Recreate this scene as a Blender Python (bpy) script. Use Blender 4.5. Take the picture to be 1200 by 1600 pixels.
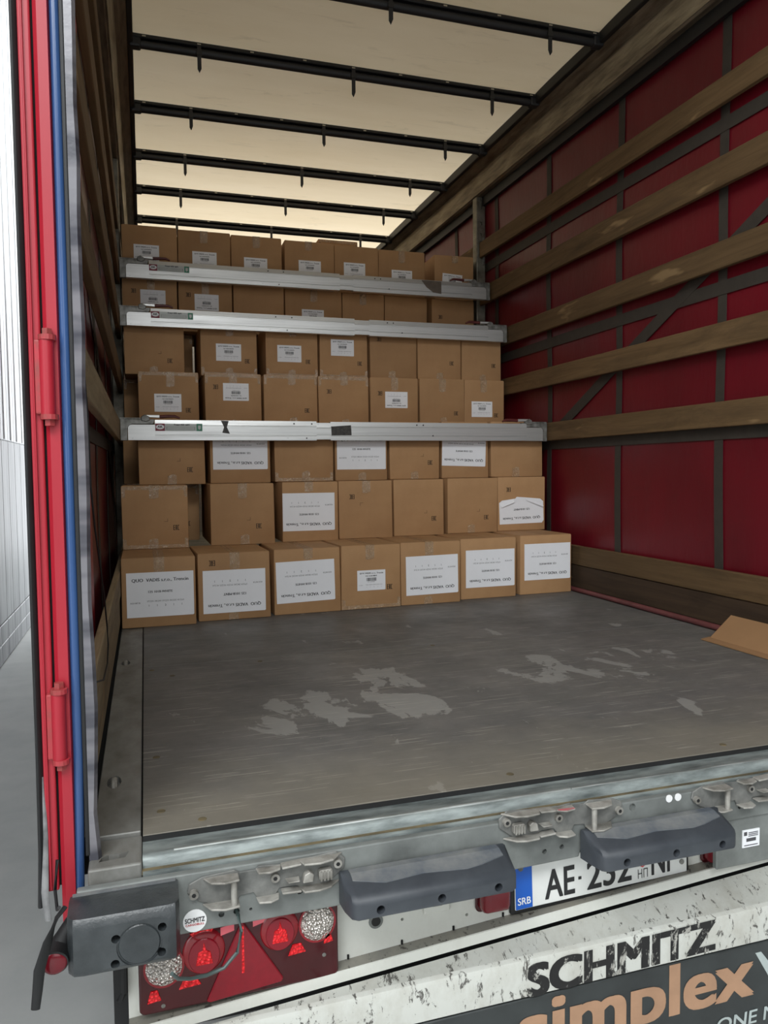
import bpy, bmesh, math, random
from mathutils import Vector, Matrix
random.seed(7)
S = bpy.context.scene
for o in list(bpy.data.objects):
    bpy.data.objects.remove(o, do_unlink=True)
COL = S.collection

# ------------------------------------------------------------------ camera
cd = bpy.data.cameras.new('camera'); cam = bpy.data.objects.new('camera', cd); COL.objects.link(cam)
cd.sensor_fit = 'VERTICAL'; cd.sensor_height = 36.0; cd.lens = 36.0 * 1191.0 / 1600.0
cd.clip_start = 0.02
YAW, PITCH, ROLL = -0.3038, -0.0548, -0.0101
fw = Vector((math.sin(-YAW) * math.cos(PITCH), math.cos(YAW) * math.cos(PITCH), math.sin(PITCH)))
r0 = fw.cross(Vector((0, 0, 1))).normalized(); u0 = r0.cross(fw)
rr = r0 * math.cos(ROLL) + u0 * math.sin(ROLL); uu = -r0 * math.sin(ROLL) + u0 * math.cos(ROLL)
m = Matrix((rr, uu, -fw)).transposed().to_4x4(); m.translation = Vector((0.1048, -1.535, 0.7108))
cam.matrix_world = m
S.camera = cam

# ------------------------------------------------------------------ world, exposure
w = bpy.data.worlds.new('sky'); S.world = w; w.use_nodes = True
wn = w.node_tree.nodes; bg = wn['Background']
bg.inputs['Color'].default_value = (0.93, 0.97, 1.0, 1); bg.inputs['Strength'].default_value = 2.9
S.view_settings.view_transform = 'Standard'; S.view_settings.look = 'None'
S.view_settings.gamma = 1.0; S.view_settings.use_curve_mapping = False
S.view_settings.exposure = 0.0


def area(name, loc, target, sx, sy, power, color):
    l = bpy.data.lights.new(name, 'AREA'); l.shape = 'RECTANGLE'; l.size = sx; l.size_y = sy
    l.energy = power; l.color = color
    o = bpy.data.objects.new(name, l); COL.objects.link(o); o.location = loc
    o.rotation_euler = (Vector(target) - Vector(loc)).to_track_quat('-Z', 'Y').to_euler()
    return o


area('added_rear_fill', (1.2, -9.0, 2.6), (0.8, 3.0, 0.9), 4.5, 3.6, 120.0, (0.95, 0.98, 1.0))  # unseen fill light added behind the camera for carton fronts and bar reflections
area('added_overhead_fill', (-0.4, -3.6, 4.55), (-0.2, -3.0, 0.0), 5.0, 3.0, 520.0, (0.96, 0.99, 1.0))  # unseen overhead fill added to light the lower cartons, floor and rear parts

# ------------------------------------------------------------------ materials
def lin(c):
    return tuple(((v / 255) / 12.92 if v / 255 <= 0.04045 else ((v / 255 + 0.055) / 1.055) ** 2.4) for v in c) + (1,)


class NT:
    def __init__(s, name):
        s.m = bpy.data.materials.new(name); s.m.use_nodes = True
        s.t = s.m.node_tree; s.n = s.t.nodes; s.b = s.n['Principled BSDF']; s.out = s.n['Material Output']
        s.tc = s.n.new('ShaderNodeTexCoord')

    def l(s, a, b): s.t.links.new(a, b)

    def mapping(s, scale=(1, 1, 1), rot=(0, 0, 0), src=None):
        k = s.n.new('ShaderNodeMapping'); k.inputs['Scale'].default_value = scale; k.inputs['Rotation'].default_value = rot
        s.l(src or s.tc.outputs['Object'], k.inputs['Vector']); return k.outputs[0]

    def noise(s, scale, detail=4, rough=0.6, vec=None, dist=0.0):
        k = s.n.new('ShaderNodeTexNoise'); k.inputs['Scale'].default_value = scale
        k.inputs['Detail'].default_value = detail; k.inputs['Roughness'].default_value = rough
        k.inputs['Distortion'].default_value = dist
        s.l(vec or s.tc.outputs['Object'], k.inputs['Vector']); return k.outputs['Fac']

    def ramp(s, fac, p0, p1, c0=(0, 0, 0, 1), c1=(1, 1, 1, 1)):
        k = s.n.new('ShaderNodeValToRGB'); e = k.color_ramp.elements
        e[0].position = p0; e[1].position = p1; e[0].color = c0; e[1].color = c1
        s.l(fac, k.inputs[0]); return k.outputs[0]

    def mix(s, fac, a, b, mode='MIX'):
        k = s.n.new('ShaderNodeMix'); k.data_type = 'RGBA'; k.blend_type = mode
        for sock, v in ((k.inputs[0], fac), (k.inputs[6], a), (k.inputs[7], b)):
            if hasattr(v, 'links'): s.l(v, sock)
            else: sock.default_value = v
        return k.outputs[2]

    def math(s, op, a, b=0.0):
        k = s.n.new('ShaderNodeMath'); k.operation = op
        for sock, v in ((k.inputs[0], a), (k.inputs[1], b)):
            if hasattr(v, 'links'): s.l(v, sock)
            else: sock.default_value = v
        return k.outputs[0]

    def bump(s, h, strength=0.3, dist=0.002):
        k = s.n.new('ShaderNodeBump'); k.inputs['Strength'].default_value = strength; k.inputs['Distance'].default_value = dist
        s.l(h, k.inputs['Height']); s.l(k.outputs[0], s.b.inputs['Normal']); return k

    def set(s, color=None, rough=None, metal=None, spec=None):
        for k, v in (('Base Color', color), ('Roughness', rough), ('Metallic', metal), ('Specular IOR Level', spec)):
            if v is None: continue
            if hasattr(v, 'links'): s.l(v, s.b.inputs[k])
            else: s.b.inputs[k].default_value = v
        return s


def simple(name, c, rough=0.5, metal=0.0, var=0.12, scale=8, bump=0.15, spec=0.5, stretch=(1, 1, 1), rand=0.0, c2=None):
    t = NT(name); v = t.mapping(stretch)
    n = t.noise(scale, 5, 0.6, v)
    a = lin(c); b = lin(c2) if c2 else tuple(x * (1 - 2.5 * var) for x in a[:3]) + (1,)
    colr = t.mix(t.ramp(n, 0.35, 0.7), a, b)
    if rand:
        oi = t.n.new('ShaderNodeObjectInfo')
        hs = t.n.new('ShaderNodeHueSaturation')
        mr = t.n.new('ShaderNodeMapRange'); mr.inputs[3].default_value = 1 - rand; mr.inputs[4].default_value = 1 + rand
        t.l(oi.outputs['Random'], mr.inputs[0]); t.l(mr.outputs[0], hs.inputs['Value']); t.l(colr, hs.inputs['Color'])
        colr = hs.outputs[0]
    t.set(colr, rough, metal, spec)
    if bump: t.bump(t.noise(scale * 6, 4, 0.65, v), bump, 0.001)
    return t.m


M = {}


def wood(name, c, c2, axis=1, dirt=0.5, rand=0.15):
    t = NT(name); sc = [28, 28, 28]; sc[axis] = 1.6
    v = t.mapping(tuple(sc))
    g = t.noise(1.0, 8, 0.7, v, 0.6)
    colr = t.mix(t.ramp(g, 0.3, 0.72), lin(c), lin(c2))
    sc2 = [6, 6, 6]; sc2[axis] = 1.3
    d = t.ramp(t.noise(1.5, 5, 0.65, t.mapping(tuple(sc2)), 0.8), 0.5, 0.78)
    colr = t.mix(t.math('MULTIPLY', d, dirt), colr, lin((38, 30, 22)))
    p = t.ramp(t.noise(3.0, 3, 0.5, t.mapping(tuple(x * 0.6 for x in sc2))), 0.66, 0.72)
    colr = t.mix(t.math('MULTIPLY', p, 0.5), colr, lin((176, 146, 105)))
    oi = t.n.new('ShaderNodeObjectInfo'); hs = t.n.new('ShaderNodeHueSaturation'); mr = t.n.new('ShaderNodeMapRange')
    mr.inputs[3].default_value = 1 - rand; mr.inputs[4].default_value = 1 + rand
    t.l(oi.outputs['Random'], mr.inputs[0]); t.l(mr.outputs[0], hs.inputs['Value']); t.l(colr, hs.inputs['Color'])
    t.set(hs.outputs[0], 0.75, 0, 0.25); t.bump(g, 0.4, 0.002)
    return t.m


M['lath'] = wood('aged_lath_wood', (114, 91, 63), (84, 65, 42))
M['lath_dark'] = wood('dark_lath_wood', (80, 64, 48), (58, 45, 35))
M['lath_grey'] = wood('weathered_lath_wood', (168, 152, 122), (128, 112, 86))

# cardboard
t = NT('cardboard')
n = t.noise(5, 5, 0.6); fine = t.noise(60, 3, 0.6, t.mapping((1, 1, 12)))
c = t.mix(t.ramp(n, 0.3, 0.7), lin((180, 142, 102)), lin((166, 128, 90)))
c = t.mix(t.math('MULTIPLY', t.ramp(fine, 0.4, 0.7), 0.12), c, lin((140, 100, 62)))
oi = t.n.new('ShaderNodeObjectInfo'); hs = t.n.new('ShaderNodeHueSaturation'); mr = t.n.new('ShaderNodeMapRange')
mr.inputs[3].default_value = 0.9; mr.inputs[4].default_value = 1.08
t.l(oi.outputs['Random'], mr.inputs[0]); t.l(mr.outputs[0], hs.inputs['Value']); t.l(c, hs.inputs['Color'])
t.set(hs.outputs[0], 0.72, 0, 0.25); t.bump(fine, 0.08, 0.001)
M['cardboard'] = t.m
M['cardboard_sheet'] = simple('loose_cardboard', (150, 114, 78), 0.75, var=0.06, scale=4)

# clear tape: glossy film, wrinkled
t = NT('clear_tape')
n = t.noise(38, 4, 0.7, t.mapping((1, 1, 1)), 1.5)
t.set(lin((206, 176, 140)), 0.14, 0, 1.0)
t.bump(n, 1.0, 0.004)
trn = t.n.new('ShaderNodeBsdfTransparent'); ms = t.n.new('ShaderNodeMixShader')
fr = t.ramp(n, 0.45, 0.7, (0.25, 0.25, 0.25, 1), (0.75, 0.75, 0.75, 1))
t.l(fr, ms.inputs[0]); t.l(trn.outputs[0], ms.inputs[1]); t.l(t.b.outputs[0], ms.inputs[2])
t.l(ms.outputs[0], t.out.inputs['Surface'])
M['tape'] = t.m

M['paper'] = simple('white_paper', (240, 241, 244), 0.6, var=0.02, scale=6, bump=0.1)
M['ink'] = simple('black_ink', (38, 38, 40), 0.6, var=0.1, bump=0)
M['grey_ink'] = simple('grey_ink', (80, 80, 84), 0.6, var=0.1, bump=0)
M['carton_print'] = simple('carton_print', (58, 42, 28), 0.7, var=0.1, bump=0)

# metals
t = NT('aluminium')
n = t.noise(1.0, 6, 0.7, t.mapping((1.5, 40, 60)))
sp = t.ramp(t.noise(26, 5, 0.7), 0.66, 0.74)
c = t.mix(t.ramp(n, 0.3, 0.7), lin((214, 214, 212)), lin((190, 191, 190)))
c = t.mix(t.math('MULTIPLY', sp, 0.5), c, lin((96, 92, 86)))
t.set(c, t.ramp(n, 0.2, 0.8, (0.3,) * 3 + (1,), (0.48,) * 3 + (1,)), 0.75); t.bump(n, 0.08, 0.001)
M['alu'] = t.m
M['zinc'] = simple('zinc_plate', (150, 150, 146), 0.5, 0.6, 0.2, 22, 0.25, c2=(84, 82, 76))
M['post_metal'] = simple('galvanised_post', (138, 134, 122), 0.5, 0.6, 0.2, 12, 0.2, c2=(92, 86, 74))
M['rail'] = simple('roof_rail', (128, 116, 98), 0.5, 0.45, 0.2, 5, 0.2, stretch=(6, 0.8, 6), c2=(78, 66, 52))
M['rail_light'] = simple('pale_rail_metal', (170, 156, 130), 0.5, 0.35, 0.2, 5, 0.2, stretch=(6, 0.8, 6), c2=(104, 92, 74))
M['black'] = simple('black_rubber', (24, 24, 25), 0.55, 0, 0.15, 20, 0.3)
M['dark_hole'] = simple('dark_recess', (10, 10, 10), 0.9, 0, 0.1, 20, 0)
M['bow'] = simple('bow_paint', (40, 40, 42), 0.5, 0.2, 0.1, 14, 0.2)
M['bow_bright'] = simple('rivet_metal', (188, 182, 168), 0.4, 0.6, 0.1, 20, 0)
M['grip'] = simple('red_brown_grip', (92, 34, 32), 0.5, 0, 0.1, 20, 0.1)
M['maroon'] = simple('maroon_print', (136, 44, 62), 0.5, 0, 0.08, 20, 0)
M['sticker'] = simple('grey_sticker', (176, 180, 176), 0.4, 0.1, 0.05, 20, 0)
M['green'] = simple('green_print', (62, 138, 108), 0.5, 0, 0.08, 20, 0)
M['smudge'] = simple('worn_black_tape', (70, 66, 60), 0.5, 0, 0.3, 60, 0.2, c2=(16, 15, 14))
M['brown_tape'] = simple('brown_tape', (104, 92, 80), 0.45, 0, 0.15, 20, 0.2)

# roof tarpaulin: lets daylight through
t = NT('roof_tarpaulin')
n1 = t.noise(1.2, 5, 0.6, t.mapping((0.5, 2.2, 1))); n2 = t.noise(5, 6, 0.7, t.mapping((0.6, 3, 1)), 0.7)
c = t.mix(t.ramp(n1, 0.3, 0.75), lin((236, 216, 184)), lin((224, 202, 166)))
c = t.mix(t.math('MULTIPLY', t.ramp(n2, 0.58, 0.82), 0.5), c, lin((168, 146, 112)))
t.set(c, 0.6, 0, 0.2)
tl = t.n.new('ShaderNodeBsdfTranslucent'); t.l(c, tl.inputs[0])
ms = t.n.new('ShaderNodeMixShader'); ms.inputs[0].default_value = 0.6
t.l(t.b.outputs[0], ms.inputs[1]); t.l(tl.outputs[0], ms.inputs[2]); t.l(ms.outputs[0], t.out.inputs['Surface'])
M['roof'] = t.m

# red side curtain
t = NT('red_curtain')
n1 = t.noise(1.6, 5, 0.6, t.mapping((1, 1, 0.6))); n2 = t.noise(14, 5, 0.7, t.mapping((1, 0.5, 1.6)), 1.0)
c = t.mix(t.ramp(n1, 0.3, 0.7), lin((110, 13, 29)), lin((88, 12, 23)))
c = t.mix(t.math('MULTIPLY', t.ramp(n2, 0.56, 0.8), 0.3), c, lin((70, 14, 22)))
t.set(c, 0.42, 0, 0.4); t.bump(t.noise(7, 4, 0.6, t.mapping((1, 1, 0.35))), 0.35, 0.012)
tl = t.n.new('ShaderNodeBsdfTranslucent'); t.l(c, tl.inputs[0])
ms = t.n.new('ShaderNodeMixShader'); ms.inputs[0].default_value = 0.012
t.l(t.b.outputs[0], ms.inputs[1]); t.l(tl.outputs[0], ms.inputs[2]); t.l(ms.outputs[0], t.out.inputs['Surface'])
M['curtain'] = t.m
M['strap'] = simple('grey_webbing', (60, 54, 47), 0.7, 0, 0.1, 20, 0.2)

# plywood floor panel: dark film face, scratched and flaked
t = NT('floor_panel')
n1 = t.noise(3.2, 6, 0.65); fl = t.noise(5.5, 6, 0.62, t.mapping((1.4, 0.8, 1)), 0.5)
c = t.mix(t.ramp(n1, 0.3, 0.7), lin((106, 104, 101)), lin((86, 85, 83)))
stain = t.ramp(t.noise(2.0, 4, 0.6, t.mapping((0.4, 2.2, 1))), 0.45, 0.7)
c = t.mix(t.math('MULTIPLY', stain, 0.3), c, lin((124, 121, 112)))
grain = t.noise(1.0, 6, 0.7, t.mapping((3, 60, 3)))
c = t.mix(t.math('MULTIPLY', t.ramp(grain, 0.5, 0.75), 0.35), c, lin((70, 66, 60)))
def ellipse(cx, cy, rx, ry):
    sx = t.n.new('ShaderNodeMapping'); sx.vector_type = 'POINT'
    sx.inputs['Location'].default_value = (-cx / rx, -cy / ry, 0); sx.inputs['Scale'].default_value = (1 / rx, 1 / ry, 0)
    t.l(t.tc.outputs['Object'], sx.inputs['Vector'])
    ln = t.n.new('ShaderNodeVectorMath'); ln.operation = 'LENGTH'; t.l(sx.outputs[0], ln.inputs[0])
    return t.ramp(ln.outputs['Value'], 0.55, 1.15, (1, 1, 1, 1), (0, 0, 0, 1))
e = t.math('MAXIMUM', ellipse(0.56, 0.66, 0.24, 0.24), ellipse(0.86, 0.80, 0.17, 0.36))
e = t.math('MAXIMUM', e, t.math('MULTIPLY', ellipse(1.6, 0.85, 0.45, 0.3), 0.6))
patch = t.ramp(t.math('ADD', t.math('MULTIPLY', e, 0.22), fl), 0.66, 0.68)
c = t.mix(t.math('MULTIPLY', patch, 0.6), c, lin((148, 147, 142)))
for rot, th in ((0.5, 0.68), (-0.4, 0.68), (1.2, 0.69), (0.05, 0.665), (1.9, 0.685), (1.5, 0.69)):
    s_ = t.ramp(t.noise(1.0, 3, 0.5, t.mapping((3.0 + rot, 130, 1), (0, 0, rot))), th, th + 0.015)
    c = t.mix(t.math('MULTIPLY', s_, 0.5), c, lin((172, 168, 158)))
edge = t.n.new('ShaderNodeSeparateXYZ'); t.l(t.tc.outputs['Object'], edge.inputs[0])
yw = t.ramp(t.math('ADD', edge.outputs['Y'], t.math('MULTIPLY', t.noise(4, 4), 0.5)), 0.28, 0.62, (1, 1, 1, 1), (0, 0, 0, 1))
c = t.mix(t.math('MULTIPLY', yw, 0.4), c, lin((140, 132, 114)))
spk = t.ramp(t.noise(70, 3, 0.6), 0.72, 0.75)
c = t.mix(t.math('MULTIPLY', spk, 0.6), c, lin((180, 176, 166)))
t.set(c, t.ramp(n1, 0.3, 0.7, (0.42,) * 3 + (1,), (0.62,) * 3 + (1,)), 0, 0.4); t.bump(grain, 0.25, 0.001)
M['panel'] = t.m
M['steel_strip'] = simple('worn_steel_strip', (146, 146, 142), 0.5, 0.35, 0.12, 6, 0.3, stretch=(2, 1, 2), c2=(108, 106, 100))
M['sill'] = simple('galvanised_sill', (158, 166, 164), 0.5, 0.3, 0.14, 13, 0.5, stretch=(0.7, 3, 3), c2=(92, 99, 98))
M['sill_edge'] = simple('bare_sill_edge', (186, 190, 188), 0.48, 0.7, 0.14, 12, 0.3, stretch=(0.7, 3, 3), c2=(120, 124, 120))
M['plate'] = simple('galvanised_plate', (136, 140, 137), 0.5, 0.2, 0.14, 7, 0.25, c2=(98, 101, 99))
M['rust_groove'] = simple('dirty_groove', (112, 100, 74), 0.75, 0.1, 0.2, 14, 0.3, stretch=(1, 4, 4), c2=(64, 58, 46))
M['latch'] = simple('dusty_cast_metal', (172, 169, 162), 0.6, 0.3, 0.15, 24, 0.4, c2=(112, 109, 102))
M['latch_back'] = simple('dull_latch_plate', (128, 128, 124), 0.6, 0.2, 0.15, 18, 0.4, c2=(84, 85, 83))
M['latch_red'] = simple('red_worn_paint', (186, 84, 92), 0.5, 0, 0.15, 40, 0.1, c2=(150, 130, 126))
M['rubber'] = simple('dusty_rubber', (70, 74, 79), 0.5, 0, 0.16, 9, 0.3, c2=(50, 54, 60))
M['rubber_top'] = simple('scuffed_rubber', (132, 132, 128), 0.6, 0, 0.12, 10, 0.3, c2=(78, 84, 92))
M['rubber_worn'] = simple('melted_rubber', (62, 66, 68), 0.3, 0, 0.2, 14, 1.0, c2=(40, 44, 46))

# dirty white paint
def dirty_white(name, amount, base=(228, 228, 222), th=0.6):
    t = NT(name)
    n = t.noise(9, 7, 0.72, t.mapping((1, 1, 0.6))); n2 = t.noise(34, 5, 0.75, t.mapping((1.6, 1, 0.7)), 0.5)
    c = t.mix(t.math('MULTIPLY', t.ramp(n, 0.45, 0.8), amount * 0.7), lin(base), lin((150, 144, 130)))
    c = t.mix(t.math('MULTIPLY', t.ramp(n2, th, th + 0.05), amount), c, lin((62, 58, 54)))
    t.set(c, 0.38, 0, 0.5); t.bump(n, 0.12, 0.001); return t.m
M['white'] = dirty_white('white_paint', 0.35, (208, 209, 202), th=0.68)
M['white_dirty'] = dirty_white('speckled_white_paint', 0.9, (196, 197, 190), 0.57)
M['white_ledge'] = dirty_white('grimy_ledge', 0.95, (122, 120, 112), 0.58)
t = NT('worn_black_lettering')
n2 = t.noise(34, 5, 0.75, t.mapping((1.6, 1, 0.7)), 0.5)
t.set(t.mix(t.ramp(n2, 0.56, 0.62), lin((26, 25, 25)), lin((170, 168, 160))), 0.5); M['worn_letters'] = t.m
M['board'] = simple('dark_board', (58, 62, 62), 0.4, 0.1, 0.12, 6, 0.1, c2=(40, 42, 42))
M['bronze'] = simple('bronze_lettering', (186, 146, 116), 0.45, 0.2, 0.1, 8, 0.1)
M['silver'] = simple('silver_lettering', (186, 196, 194), 0.4, 0.1, 0.1, 8, 0)
M['plate_white'] = simple('plate_white', (226, 227, 224), 0.35, 0, 0.03, 10, 0.05)
M['plate_blue'] = simple('plate_blue', (22, 92, 190), 0.4, 0, 0.05, 10, 0)
M['crest_red'] = simple('crest_red', (196, 44, 52), 0.4, 0, 0.05, 10, 0)
M['white_print'] = simple('white_print', (238, 238, 238), 0.5, 0, 0.02, 10, 0)

# lamp plastics
t = NT('red_lens'); t.set(lin((128, 10, 24)), 0.12, 0, 0.6)
t.bump(t.math('SINE', t.math('MULTIPLY', t.noise(3, 1), 1.0)), 0.02, 0.001); M['lens_red'] = t.m
t = NT('red_facets'); v = t.n.new('ShaderNodeTexVoronoi'); v.inputs['Scale'].default_value = 170; t.l(t.tc.outputs['Object'], v.inputs[0])
t.set(t.mix(v.outputs['Distance'], lin((255, 48, 54)), lin((196, 10, 24))), 0.12, 0.35); t.bump(v.outputs['Distance'], 0.9, 0.004); M['facet_red'] = t.m  # brighter red base colour stands in for light caught by the reflectors
t = NT('clear_facets'); v = t.n.new('ShaderNodeTexVoronoi'); v.inputs['Scale'].default_value = 210; t.l(t.tc.outputs['Object'], v.inputs[0])
t.set(t.mix(v.outputs['Distance'], lin((236, 230, 224)), lin((150, 140, 132))), 0.1, 0.7); t.bump(v.outputs['Distance'], 1.0, 0.005); M['facet_clear'] = t.m
M['lens_dark'] = simple('dark_red_lens', (66, 8, 16), 0.15, 0, 0.1, 10, 0.02)
M['reflex'] = simple('red_reflex', (128, 12, 30), 0.25, 0, 0.06, 60, 0.3)
M['dome_red'] = simple('dark_red_dome', (110, 20, 32), 0.2, 0, 0.08, 10, 0.02)

# rear door and posts
M['red_paint'] = simple('red_paint', (168, 31, 47), 0.42, 0, 0.06, 5, 0.1, stretch=(1, 1, 0.3))
M['red_shade'] = simple('chipped_red_paint', (176, 46, 58), 0.5, 0, 0.16, 30, 0.3, c2=(132, 66, 60))
M['blue'] = simple('blue_strip', (54, 84, 132), 0.25, 0, 0.1, 5, 0.1, stretch=(1, 1, 0.3))
t = NT('clear_film')
n = t.noise(1.0, 3, 0.5, t.mapping((3, 3, 14)))
t.set(t.mix(t.ramp(n, 0.45, 0.6), lin((116, 114, 119)), lin((64, 64, 72))), 0.25, 0, 0.6)
t.bump(t.noise(40, 3), 0.3, 0.002); M['film'] = t.m
M['torn'] = simple('torn_grey_seal', (150, 150, 150), 0.5, 0.2, 0.2, 18, 0.5, c2=(84, 84, 86))
M['cable'] = simple('grey_cable', (70, 84, 82), 0.45, 0, 0.08, 20, 0)

# outside
t = NT('silver_wall')
n = t.noise(1.0, 5, 0.6, t.mapping((3, 3, 0.25)))
c = t.mix(t.ramp(n, 0.3, 0.7), lin((226, 228, 228)), lin((206, 208, 210)))
t.set(c, 0.35, 0.1, 0.5); M['silver_wall'] = t.m
M['shaded_wall'] = simple('shaded_streaked_metal', (158, 159, 161), 0.4, 0.1, 0.1, 4, 0.1, stretch=(3, 3, 0.3), c2=(112, 113, 116))  # darker grey paints in the shade on the lower outside wall
M['concrete'] = simple('concrete', (184, 186, 184), 0.85, 0, 0.06, 3, 0.4, c2=(170, 173, 172))
M['dark_chassis'] = simple('dark_chassis', (36, 36, 36), 0.7, 0.2, 0.1, 5, 0.2)
M['light_screen'] = simple('light_screen_grey', (120, 120, 118), 0.8, 0, 0.05, 2, 0)  # grey for the added, unseen light screens


# ------------------------------------------------------------------ mesh helpers
class MB:
    def __init__(s): s.b = bmesh.new()

    def _add(s, verts, faces):
        vs = [s.b.verts.new(v) for v in verts]
        for f in faces:
            try: s.b.faces.new([vs[i] for i in f])
            except ValueError: pass
        return vs

    def box(s, x0, x1, y0, y1, z0, z1):
        v = [(x, y, z) for x in (x0, x1) for y in (y0, y1) for z in (z0, z1)]
        s._add(v, [(0, 1, 3, 2), (4, 6, 7, 5), (0, 4, 5, 1), (2, 3, 7, 6), (0, 2, 6, 4), (1, 5, 7, 3)]); return s

    def prism(s, poly, axis, a, b):
        """poly of 2D points extruded along an axis from a to b (axis x: (y,z); y: (x,z); z: (x,y))"""
        def P(p, t): return {'x': (t, p[0], p[1]), 'y': (p[0], t, p[1]), 'z': (p[0], p[1], t)}[axis]
        n = len(poly)
        s._add([P(p, a) for p in poly] + [P(p, b) for p in poly],
               [tuple(range(n))[::-1], tuple(range(n, 2 * n))] + [(i, (i + 1) % n, n + (i + 1) % n, n + i) for i in range(n)])
        return s

    def loft(s, loops, cap=True):
        n = len(loops[0]); vs = [v for l in loops for v in l]
        f = []
        for k in range(len(loops) - 1):
            f += [(k * n + i, k * n + (i + 1) % n, (k + 1) * n + (i + 1) % n, (k + 1) * n + i) for i in range(n)]
        if cap: f += [tuple(range(n))[::-1], tuple(range((len(loops) - 1) * n, len(loops) * n))]
        s._add(vs, f); return s

    def tube(s, pts, r, n=10, flat=None):
        pts = [Vector(p) for p in pts]; loops = []
        up = Vector((0.13, 0.31, 0.94))
        for i, p in enumerate(pts):
            d = (pts[min(i + 1, len(pts) - 1)] - pts[max(i - 1, 0)]).normalized()
            a = d.cross(up).normalized(); b = d.cross(a)
            ra = r[i] if isinstance(r, (list, tuple)) else r; rb = flat if flat else ra
            loops.append([tuple(p + a * ra * math.cos(2 * math.pi * k / n) + b * rb * math.sin(2 * math.pi * k / n)) for k in range(n)])
        return s.loft(loops)

    def cyl(s, p0, p1, r, n=16): return s.tube([p0, p1], r, n)

    def dome(s, c, r, depth, n=24, rings=5, rz=None):
        """dome on the plane y=c[1], bulging towards -y"""
        rz = rz or r; loops = []
        for k in range(rings + 1):
            a = k / rings * math.pi / 2 * 0.96
            loops.append([(c[0] + r * math.cos(a) * math.cos(2 * math.pi * i / n), c[1] - depth * math.sin(a), c[2] + rz * math.cos(a) * math.sin(2 * math.pi * i / n)) for i in range(n)])
        return s.loft(loops)

    def mesh(s, me, fn):
        vs = [s.b.verts.new(fn(v.co)) for v in me.vertices]
        for p in me.polygons:
            try: s.b.faces.new([vs[i] for i in p.vertices])
            except ValueError: pass
        return s

    def bevel(s, w, seg=2, angle=0.6):
        bmesh.ops.recalc_face_normals(s.b, faces=s.b.faces)
        es = [e for e in s.b.edges if len(e.link_faces) == 2 and e.calc_face_angle(0) > angle]
        bmesh.ops.bevel(s.b, geom=es, offset=w, segments=seg, affect='EDGES', clamp_overlap=True, profile=0.5); return s

    def build(s, name, m, parent=None, local=False, smooth=False):
        bmesh.ops.recalc_face_normals(s.b, faces=s.b.faces)
        if parent is not None and not local:
            L = Vector((0, 0, 0)); p = parent
            while p is not None: L += p.location; p = p.parent
            bmesh.ops.translate(s.b, verts=s.b.verts, vec=-L)
        me = bpy.data.meshes.new(name); s.b.to_mesh(me); s.b.free()
        me.materials.append(M[m] if isinstance(m, str) else m)
        if smooth:
            me.polygons.foreach_set('use_smooth', [True] * len(me.polygons))
            try: me.set_sharp_from_angle(angle=0.7)
            except Exception: pass
        o = bpy.data.objects.new(name, me); COL.objects.link(o); o.parent = parent
        return o


def tag(o, label=None, cat=None, group=None, kind=None):
    for k, v in (('label', label), ('category', cat), ('group', group), ('kind', kind)):
        if v: o[k] = v
    return o


def empty(name, loc, label, cat, group=None):
    o = bpy.data.objects.new(name, None); COL.objects.link(o); o.location = loc; o.empty_display_size = 0.05
    return tag(o, label, cat, group)


def cut(o, cutters):
    """subtract the shapes of a second builder from a finished object"""
    me = bpy.data.meshes.new('cutter'); bmesh.ops.recalc_face_normals(cutters.b, faces=cutters.b.faces)
    L = Vector((0, 0, 0)); p = o
    while p is not None: L += p.location; p = p.parent
    bmesh.ops.translate(cutters.b, verts=cutters.b.verts, vec=-L)
    cutters.b.to_mesh(me); cutters.b.free()
    c = bpy.data.objects.new('cutter', me); COL.objects.link(c); c.parent = o
    md = o.modifiers.new('cut', 'BOOLEAN'); md.operation = 'DIFFERENCE'; md.solver = 'EXACT'; md.use_self = True; md.object = c
    bpy.context.view_layer.update()
    new = bpy.data.meshes.new_from_object(o.evaluated_get(bpy.context.evaluated_depsgraph_get()))
    o.modifiers.clear(); o.data = new
    bpy.data.objects.remove(c, do_unlink=True); bpy.data.meshes.remove(me)


_txt = {}


def text_mesh(body, bold=0.0, res=3):
    key = (body, res)
    if key not in _txt:
        cu = bpy.data.curves.new('lettering', 'FONT'); cu.body = body; cu.size = 1.0
        cu.resolution_u = res; cu.fill_mode = 'FRONT'
        o = bpy.data.objects.new('lettering', cu); COL.objects.link(o)
        bpy.context.view_layer.update()
        me = bpy.data.meshes.new_from_object(o.evaluated_get(bpy.context.evaluated_depsgraph_get()))
        bpy.data.objects.remove(o, do_unlink=True)
        xs = [v.co.x for v in me.vertices]; ys = [v.co.y for v in me.vertices]
        _txt[key] = (me, min(xs), max(xs), min(ys), max(ys))
    return _txt[key]


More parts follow.
